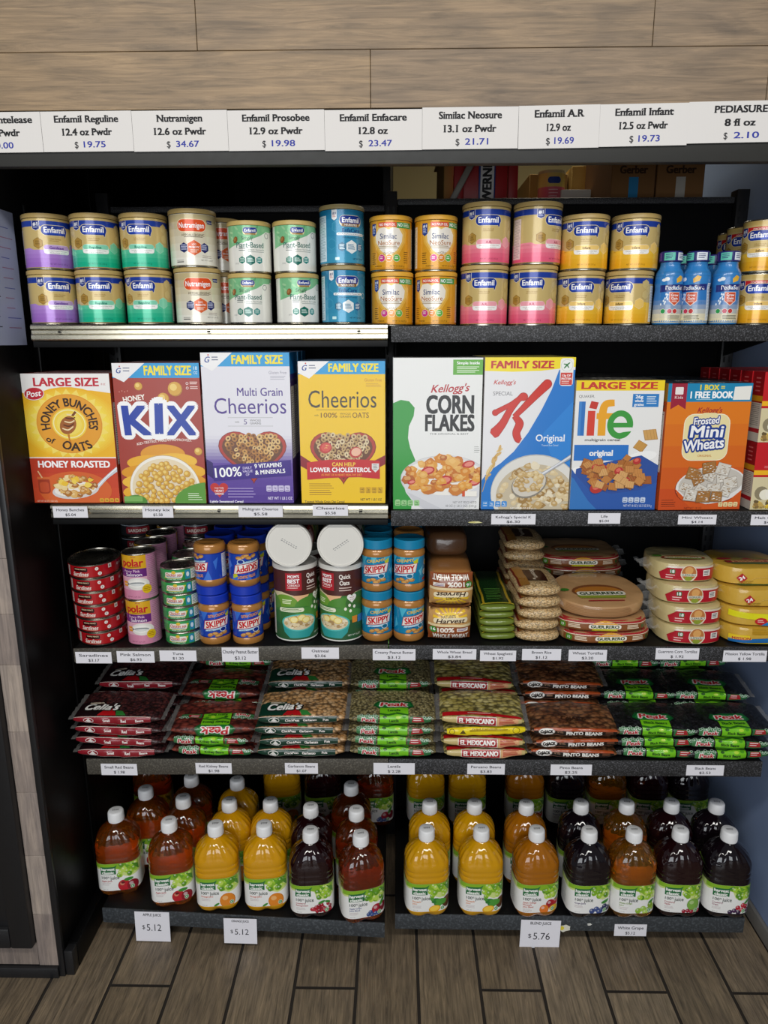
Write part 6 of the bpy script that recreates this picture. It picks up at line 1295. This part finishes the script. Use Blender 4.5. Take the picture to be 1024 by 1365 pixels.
for key, m, kind, words, wc in (('apple', J_AP, 1, ('Apple Juice',), '#b8303a'), ('orange', J_OR, 2, ('Orange Juice',), '#d0502a'), ('cran', J_CR, 3, ('Cranberry', 'Pomegranate'), '#a8243c'), ('agrape', J_AG, 4, ('Apple Grape', 'Juice Blend'), '#3f4a8c'),
        ('pine', J_PI, 5, ('Pineapple', 'Juice'), '#d8762a'), ('blend', J_BL, 6, ('Apple Orange', 'Pineapple', 'Juice Blend'), '#c0402a'), ('grape', J_GR, 7, ('Grape Juice',), '#4a2a6a'), ('wgrape', J_WG, 8, ('White Grape', 'Juice'), '#7a9a3a'), ('crapple', J_CR, 9, ('Cranberry', 'Apple'), '#a8243c'), ('crgrape', J_GR, 10, ('Cranberry', 'Grape'), '#8c244c')):
    JU[key] = ('juice_bottle', bottle_body(m), 'juice bottle', [('label', mk_label(a_juice(kind, words, wc)), 'printed paper label'), ('cap', m_cap, 'white ribbed screw cap')])
rj2 = random.Random(5)
NAME = dict(apple='amber apple juice bottle', orange='orange juice bottle', cran='dark cranberry juice bottle', agrape='red-amber apple grape juice bottle', pine='golden pineapple juice bottle', blend='brown-orange blend juice bottle', grape='near-black grape juice bottle', wgrape='amber white grape juice bottle', crapple='dark cranberry apple juice bottle', crgrape='dark cranberry grape juice bottle')
def bottle(key, px, py, lab, off=0, y=None):
    p = at(px, py, Z=ZB+HB) if y is None else Vector((X(px, y, ZB+.07), y, 0))
    place(JU[key], (p.x, p.y, ZB+.0012), face_cam(p.x, p.y)*.35+off+rj2.uniform(-.05, .05), NAME[key]+', '+lab, 'juice bottles on the bottom deck')
for key, px, py, lab, off in (('apple', 154, 1080, 'leftmost in front', 0), ('apple', 225, 1093, 'second from left in front', .05), ('orange', 287, 1098, 'left of the front two', .0), ('orange', 352, 1098, 'right of the front two', 0), ('cran', 414, 1106, 'in front on the left deck', .02), ('agrape', 481, 1111, 'in front at the right end of the left deck', .2),
        ('apple', 193, 1052, 'just behind the two front apple bottles, left', 0), ('apple', 244, 1062, 'just behind the two front apple bottles, right', 0), ('orange', 305, 1068, 'second row, left', 0), ('orange', 364, 1069, 'second row, right', 0), ('cran', 414, 1075, 'second row', 0), ('agrape', 471, 1079, 'second row', 0),
        ('apple', 252, 1036, 'third row', 0), ('orange', 315, 1041, 'third row', 0), ('agrape', 468, 1047, 'third row', 0),
        ('pine', 569, 1104, 'left of the front two', .1), ('pine', 642, 1104, 'right of the front two', .12), ('blend', 716, 1105, 'in front on the right deck', .2), ('grape', 786, 1106, 'in front on the right deck', .18), ('wgrape', 846, 1106, 'in front on the right deck', .12), ('crapple', 908, 1105, 'in front on the right deck', .1), ('crgrape', 973, 1106, 'in front nearest the wall', .14),
        ('pine', 573, 1069, 'second row, left', 0), ('pine', 633, 1069, 'second row, right', 0), ('blend', 702, 1070, 'second row', 0), ('grape', 775, 1069, 'second row', 0), ('wgrape', 836, 1069, 'second row', 0), ('crapple', 896, 1068, 'second row', 0), ('crgrape', 956, 1069, 'second row nearest the wall', 0)):
    bottle(key, px, py, lab, off)
for key, px in (('apple', 206), ('orange', 377), ('cran', 431), ('agrape', 500), ('pine', 567), ('pine', 622), ('blend', 698), ('grape', 752), ('wgrape', 806), ('crapple', 861), ('crgrape', 914)):
    bottle(key, px, 0, 'back row under the bean shelf'+(', %s' % ('left' if px == 567 else 'right') if key == 'pine' else ''), .08, y=.372)

# nudge the bottles until none touches another
BT_ = [o for o in COL.objects if o.name.startswith('juice_bottle')]
for it in range(80):
    for i, a in enumerate(BT_):
        for b in BT_[i+1:]:
            p, q = (a, b) if a.location.y <= b.location.y else (b, a)
            dx, dy = abs(a.location.x-b.location.x), q.location.y-p.location.y
            ox, oy = .113-dx, .0965-dy
            if ox > .004 and oy > 0:
                if oy < ox or dx < .05: q.location.y += oy*.6
                else:
                    s = 1 if q.location.x > p.location.x else -1; q.location.x += s*ox*.5
for o in BT_: o.location.y = min(o.location.y, .374)
# ================================================================= price tags and signs
BLUEINK = '#2f3a9c'
def tag(px0, px1, py0, py1, y, lines_, label, name='price_tag', cat='price tag', ang=0, group=None, paper='#e6e4ea', hang=False):
    m_ = (py0+py1)/2; p = Vector((at(px0, m_, Y=y).x, y, at((px0+px1)/2, py0, Y=y).z)); q = Vector((at(px1, m_, Y=y).x, y, at((px0+px1)/2, py1, Y=y).z)); W, Hh = (q.x-p.x), (p.z-q.z); w_, h_ = W*1000, Hh*1000
    mb = MB(); mb.box(0, 0, -Hh, W, .0005, 0, 0, paper)
    A = Art((0, 0, w_, h_))
    for t, x, yy, hh, c, ww, b, sf in lines_: A.text(t, w_*x, h_*yy, h_*hh, c, w_*ww if ww else None, b, serif=sf)
    mb.art(A, lambda u, v, h: (u, -h, v-Hh)); o = link(name, mb.mesh(name, [M_PAPER]), None, (p.x, y-.0007, p.z), rot=(0, ang, 0), label=label, category=cat)
    if group: o['group'] = group
    return o
def ptag(px0, px1, py0, py1, name, price, what, y=-.0014, nw=.8, ang=0):
    tag(px0, px1, py0, py1, y, [(name, .5, .7, .23, '#33333a', nw, .015, False), (price, .5, .26, .23, '#33333a', .3, .015, False)], 'small white shelf tag for %s' % what, ang=ang, group='small white shelf tags')
for a in ((71, 117, 675, 690, 'Honey Bunches', '$5.04', 'the honey dipper cereal'), (190, 231, 675, 690, 'Honey kix', '$5.58', 'the puffed corn cereal', ), (318, 377, 674, 689, 'Multigrain Cheerios', '$5.58', 'the purple ring cereal'), (417, 464, 673, 687.5, 'Cheerios', '$5.58', 'the yellow ring cereal')): ptag(*a, y=-.0078)
for a in ((655, 714, 685, 699, "Kellogg's Special K", '$6.30', 'the red letter cereal'), (784, 827, 684, 698, 'Life', '$5.04', 'the four-colour name cereal', -.0014, .2), (904, 955, 686, 699, 'Mini Wheats', '$4.14', 'the orange free-book cereal'), (1001, 1052, 686, 700, 'Malt O Meal', '$4.30', 'the red mix boxes')): ptag(*a)
for a in ((101, 149, 869, 884, 'Saradines', '$3.17', 'the red fish tins'), (156, 206, 868, 883, 'Pink Salmon', '$6.93', 'the pink fish tins'), (213, 262, 867, 881, 'Tuna', '$1.20', 'the flat green tins', -.0014, .3), (296, 345, 863, 882, 'Chunky Peanut Butter', '$3.12', 'the blue peanut butter', -.0014, .95), (402, 452, 863, 878, 'Oatmeal', '$3.06', 'the oat canisters', -.0014, .45), (497, 554, 865, 880, 'Creamy Peanut Butter', '$3.12', 'the teal peanut butter', -.0014, .9)): ptag(*a)
for a in ((577, 635, 865, 879, 'Whole Wheat Bread', '$3.84', 'the bagged loaves'), (640, 688, 867, 881, 'Wheat Spaghetti', '$1.92', 'the green pasta packs'), (696, 748, 865, 880, 'Brown Rice', '$1.12', 'the brown rice', -.0014, .5), (758, 809, 866, 881, 'Wheat Tortillas', '$3.20', 'the brown-banded tortillas'), (874, 932, 864, 879, 'Guerrero Corn Tortillas', '$ 1.92', 'the red-banded tortillas', -.0014, .9), (964, 1022, 867, 882, 'Mission Yellow Tortilla', '$ 1.98', 'the yellow tortillas', -.0014, .9)): ptag(*a)
for a in ((135, 183, 1018, 1033, 'Small Red Beans', '$ 1.98', 'the dark red beans'), (261, 309, 1017, 1031, 'Red Kidney Beans', '$1.98', 'the kidney beans'), (380, 424, 1017, 1031, 'Garbanzo Beans', '$1.07', 'the garbanzo beans', -.0014, .82), (498, 553, 1017, 1032, 'Lentils', '$ 2.28', 'the lentils', -.0014, .3), (623, 673, 1018, 1032, 'Peruano Beans', '$3.83', 'the cream beans'), (734, 789, 1019, 1033, 'Pinto Beans', '$2.25', 'the pinto beans', -.0014, .55), (915, 965, 1020, 1033.5, 'Black Beans', '$2.53', 'the black beans', -.0014, .55)): ptag(*a)
ptag(819, 862, 1232, 1247.5, 'White Grape', '$5.12', 'the white grape juice on the bottom deck', y=-.0016)
def hang(px0, px1, py0, py1, name, price, label, y):
    tag(px0, px1, py0, py1, y, [(name, .5, .9, .085, '#2a2a2e', .52, .02, False), ('$', .24, .48, .13, '#33333a', None, .0, False), (price, .54, .47, .22, '#33333a', .42, .0, False)], label, 'price_card', 'price card', paper='#e9e7ee', ang=.02, group='hanging price cards')
hang(181, 227, 1215, 1254, 'APPLE JUICE', '5.12', 'white paper price card hanging below the apple juice, leftmost of three', -.002)
hang(299, 343, 1224, 1257, 'ORANGE JUICE', '5.12', 'white paper price card hanging below the orange juice, middle of three', -.0175)
hang(694, 747, 1226, 1266, 'BLEND JUICE', '5.76', 'larger white paper price card hanging below the blend juice', -.0035)
def sign(px0, px1, py0, py1, n, oz, price, label, ang=0, k=1.0):
    tag(px0, px1, py0, py1, YF-.0012, [(n, .5, .81, .165, '#1f1f22', k, .045, True), (oz, .5, .49, .165, '#1f1f22', .54 if len(oz) > 7 else .29, .045, True), ('$', .37, .17, .15, '#2c2c30', None, .01, True), (price, .57, .18, .15, BLUEINK, .24, .02, False)], label, 'price_sign', 'price sign', paper='#dcd8d5', ang=ang, group='paper price signs along the header')
W9 = [(-72, 55.7, 150, 204), (56, 176.7, 148.5, 202.5), (177, 303.7, 147.5, 202), (304, 432.7, 147, 201), (433, 562.7, 146.5, 201), (563, 690.7, 143, 199), (691, 798.7, 141, 198.5), (799, 916.7, 139, 195.5), (917, 1056, 135.5, 191)]
T9 = [('Enfamil Gentelease', '12.4 oz Pwdr', '20.00', 'gentle formula, cut by the left edge', .82), ('Enfamil Reguline', '12.4 oz Pwdr', '19.75', 'green-based cans, second from left', .7), ('Nutramigen', '12.6 oz Pwdr', '34.67', 'orange-badged cans', .47), ('Enfamil Prosobee', '12.9 oz Pwdr', '19.98', 'leafy white cans', .69), ('Enfamil Enfacare', '12.8 oz', '23.47', 'blue-green cans', .68), ('Similac Neosure', '13.1 oz Pwdr', '21.71', 'white heart cans', .65), ('Enfamil A.R', '12.9 oz', '19.69', 'pink-based cans', .6), ('Enfamil Infant', '12.5 oz Pwdr', '19.73', 'yellow-based cans', .65), ('PEDIASURE', '8 fl oz', '2.10', 'small blue drink bottles, rightmost', .5)]
for (a, b, c, d), (n, oz, pr_, lab, k) in zip(W9, T9): sign(a, b, c, d, n, oz, pr_, 'white paper price sign on the header for the '+lab, ang=-.004 if a < 600 else -.012, k=k)
# handwritten list on the left side panel
mb = MB(); mb.box(0, 0, -.27, .0006, .17, 0, 0, '#a9b2cf'); A = Art((0, 0, 170, 270)); r9 = random.Random(9)  # white paper toned darker and bluish: its shade is put into the colour
for i in range(11):
    y = 236-i*20; A.rect(8, y, 8+r9.uniform(40, 90), y+2, '#44465a'); A.rect(104, y-1, 104+r9.uniform(30, 56), y+.6, '#9a6a8a' if i % 3 else '#5a62a8')
mb.art(A, lambda u, v, h: (.0006+h, u, v-.27)); o = link('paper_list', mb.mesh('paper_list', [M_PAPER]), None, (-.7915, -.115, 1.775), label='handwritten white paper list taped to the black side panel', category='paper list')
# ================================================================= stock seen over the back panels
ZST = 1.80
mb = MB(); mb.rbox(.02, .55, ZST-.03, .96, 1.6, ZST, .003); ob = link('stock_shelf', mb.mesh('stock_shelf', [M_BLACK]), None, label='black shelf board behind the gondola holding storage cartons', category='shelf')
for x in (.05, .93):
    for y in (.58, 1.57): mb = MB(); mb.rbox(x-.015, y-.015, 0, x+.015, y+.015, ZST-.03, .002); link('leg', mb.mesh('leg', [M_BLACK]), ob)
def cbox(px0, px1, yf, h, d, col, label, text=None, patch=None, tape='#a5814f', rz=0):
    zt = 2.02; x0, x1 = X(px0, yf, zt), X(px1, yf, zt); W = x1-x0; mb = MB(); mb.rbox(-W/2, 0, 0, W/2, d, h, .002, 0, col, 1)
    A = Art((-W*500, 0, W*500, h*1000)); 
    if text: A.text(text, 0, (1.967-ZST)*1000, 19, '#33200f', W*620, .05, serif=True)
    if patch: A.rect(-12, 90, 14, 148, patch)
    A.rect(-W*500, 60, W*500, 62, mixc(col, '#000000', .3)); mb.art(A, lambda u, v, hh: (u, -hh, v))
    mb.rbox(-.025, .001, h, .025, d-.001, h+.0006, .0002, 0, tape, 1)
    return link('carton', mb.mesh('carton', [M_CARDB]), None, ((x0+x1)/2, yf, ZST+.001), rz, label=label, category='carton')
M_CARDB = mat('corrugated_card', rough=.75, spec=.2)
cbox(818, 877, .60, .30, .3, '#7a5632', 'brown storage carton with printed name and blue patch, behind the top shelf', 'Gerber', '#2f7fb0')
cbox(879, 943, .60, .30, .3, '#7f5a35', 'brown storage carton with printed name and white patch, by the wall', 'Gerber', '#b9b4aa')
cbox(762, 813, .98, .26, .3, '#c2a25a', 'tan open carton between the printed cartons and the pink can')
cbox(706, 757, 1.02, .245, .3, '#b3965c', 'tan plain carton behind the small pink can')
cbox(592, 605, .75, .28, .4, '#a8834c', 'narrow tan carton left of the red ladder')
# small can and box on the stock shelf
A = Art(); A.rect(-120, 4, 120, 110, '#d9c06a'); A.rect(-120, 4, 120, 60, '#d86a7a'); A.rr(-20, 70, 24, 90, 9, '#23408e'); A.lines(-16, 20, 50, 30, 3, '#f2d0d4', 2)
for zc, nm in ((0, 'lower'), (.1105, 'upper')):
    place(('formula_can', can_mesh('stock_can', .044, .112, A, '#d9c06a', 1), 'formula can', [('lid', lid_mesh(.044, .112, .011, '#c4b483'), None)]), (X(735, .85, 1.98), .85, ZST+.0012+zc+.0), 0, 'pink and gold can standing in the storage space, %s of two' % nm, 'stored cans')
mb = MB(); mb.rbox(-.045, 0, 0, .045, .06, .155, .002, 0, '#d9d6cc'); link('small_box', mb.mesh('small_box', [M_CARD]), None, (X(768, .8, 1.94), .8, ZST+.001), label='small pale box beside the pink can in storage', category='box')
# red step ladder leaning in the stock room
t = bpy.data.objects.new('step_ladder', None); COL.objects.link(t); t['label'] = 'red folded step ladder with white name plate in the storage space'; t['category'] = 'ladder'
xa, xb = X(612, .7, 2.0), X(685, .7, 2.0); t.location = ((xa+xb)/2, .70, ZST+.001); hw = (xb-xa)/2
for s in (-1, 1):
    mb = MB(); mb.rbox(s*hw-.014, 0, 0, s*hw+.014, .03, .42, .003, 0, '#a8161c'); link('rail', mb.mesh('rail', [M_PLA]), t)
for z in (.05, .33):
    mb = MB(); mb.rbox(-hw+.0145, .004, z, hw-.0145, .03, z+.03, .003, 0, '#8c1218'); link('step', mb.mesh('step', [M_PLA]), t)
mb = MB(); mb.rbox(-hw+.0146, .016, .082, hw-.0146, .022, .328, .001, 0, '#b01a20'); pn = link('panel', mb.mesh('panel', [M_PLA]), t)
mb = MB(); mb.rbox(-.02, .006, .10, .028, .0155, .31, .002, 0, '#1f3f8c'); A = Art(); A.rr(-15, 103, 24, 308, 10, '#e6e4e2'); A.text('WERNER', 4, 168, 25, '#15181c', 128, .06, rot=pi/2)
mb.art(A, lambda u, v, h: (u*1.0, .0058-h, v)); link('name_plate', mb.mesh('name_plate', [M_PLA]), t, label='white and blue name plate')
mb = MB(); mb.rbox(-.012, -.008, .09, .006, -.002, .36, .002, 0, '#8f8a80', rot=Matrix.Rotation(.5, 3, 'Y'), org=(0, 0, .2)); mb.v = [(x-hw*.55, y, z) for x, y, z in mb.v]; link('brace', mb.mesh('brace', [M_PLA]), t, label='grey diagonal brace')
# torn sticker scraps left on the shelf lips
def scrap(px, py, y, w_, h_, cols, label):
    p = at(px, py, Y=y); A = Art(); r = random.Random(px)
    mb = MB(); q = [(w_/2*cos(a)*r.uniform(.6, 1.1), h_/2*sin(a)*r.uniform(.6, 1.1)) for a in [i*2*pi/11 for i in range(11)]]
    vs = [(x, 0, z) for x, z in q]+[(x, -.0004, z) for x, z in q]; n = len(q)
    mb.add(vs, [list(range(n, 2*n)), list(range(n))[::-1]]+[[i, (i+1) % n, n+(i+1) % n, n+i] for i in range(n)], 0, cols[0], False)
    A.ell(-w_*200, 0, w_*220, h_*280, cols[1], 7); mb.art(A, lambda u, v, h: (u, -.0004-h, v))
    link('sticker_scrap', mb.mesh('sticker_scrap', [M_PAPER]), None, (p.x, y-.0003, p.z), label=label, category='sticker')
scrap(752, 1237, -.0012, .034, .024, ('#d9d6c6', '#d8c63a'), 'torn yellow and white sticker scrap beside the blend juice card')
scrap(786, 1232, -.0012, .012, .008, ('#dedcd6', '#c9c7c2'), 'tiny white paper scrap on the lower right deck lip')
scrap(634, 696, -.0012, .034, .006, ('#d8d29a', '#c9c07a'), 'thin pale paper scrap below the corn flakes box')
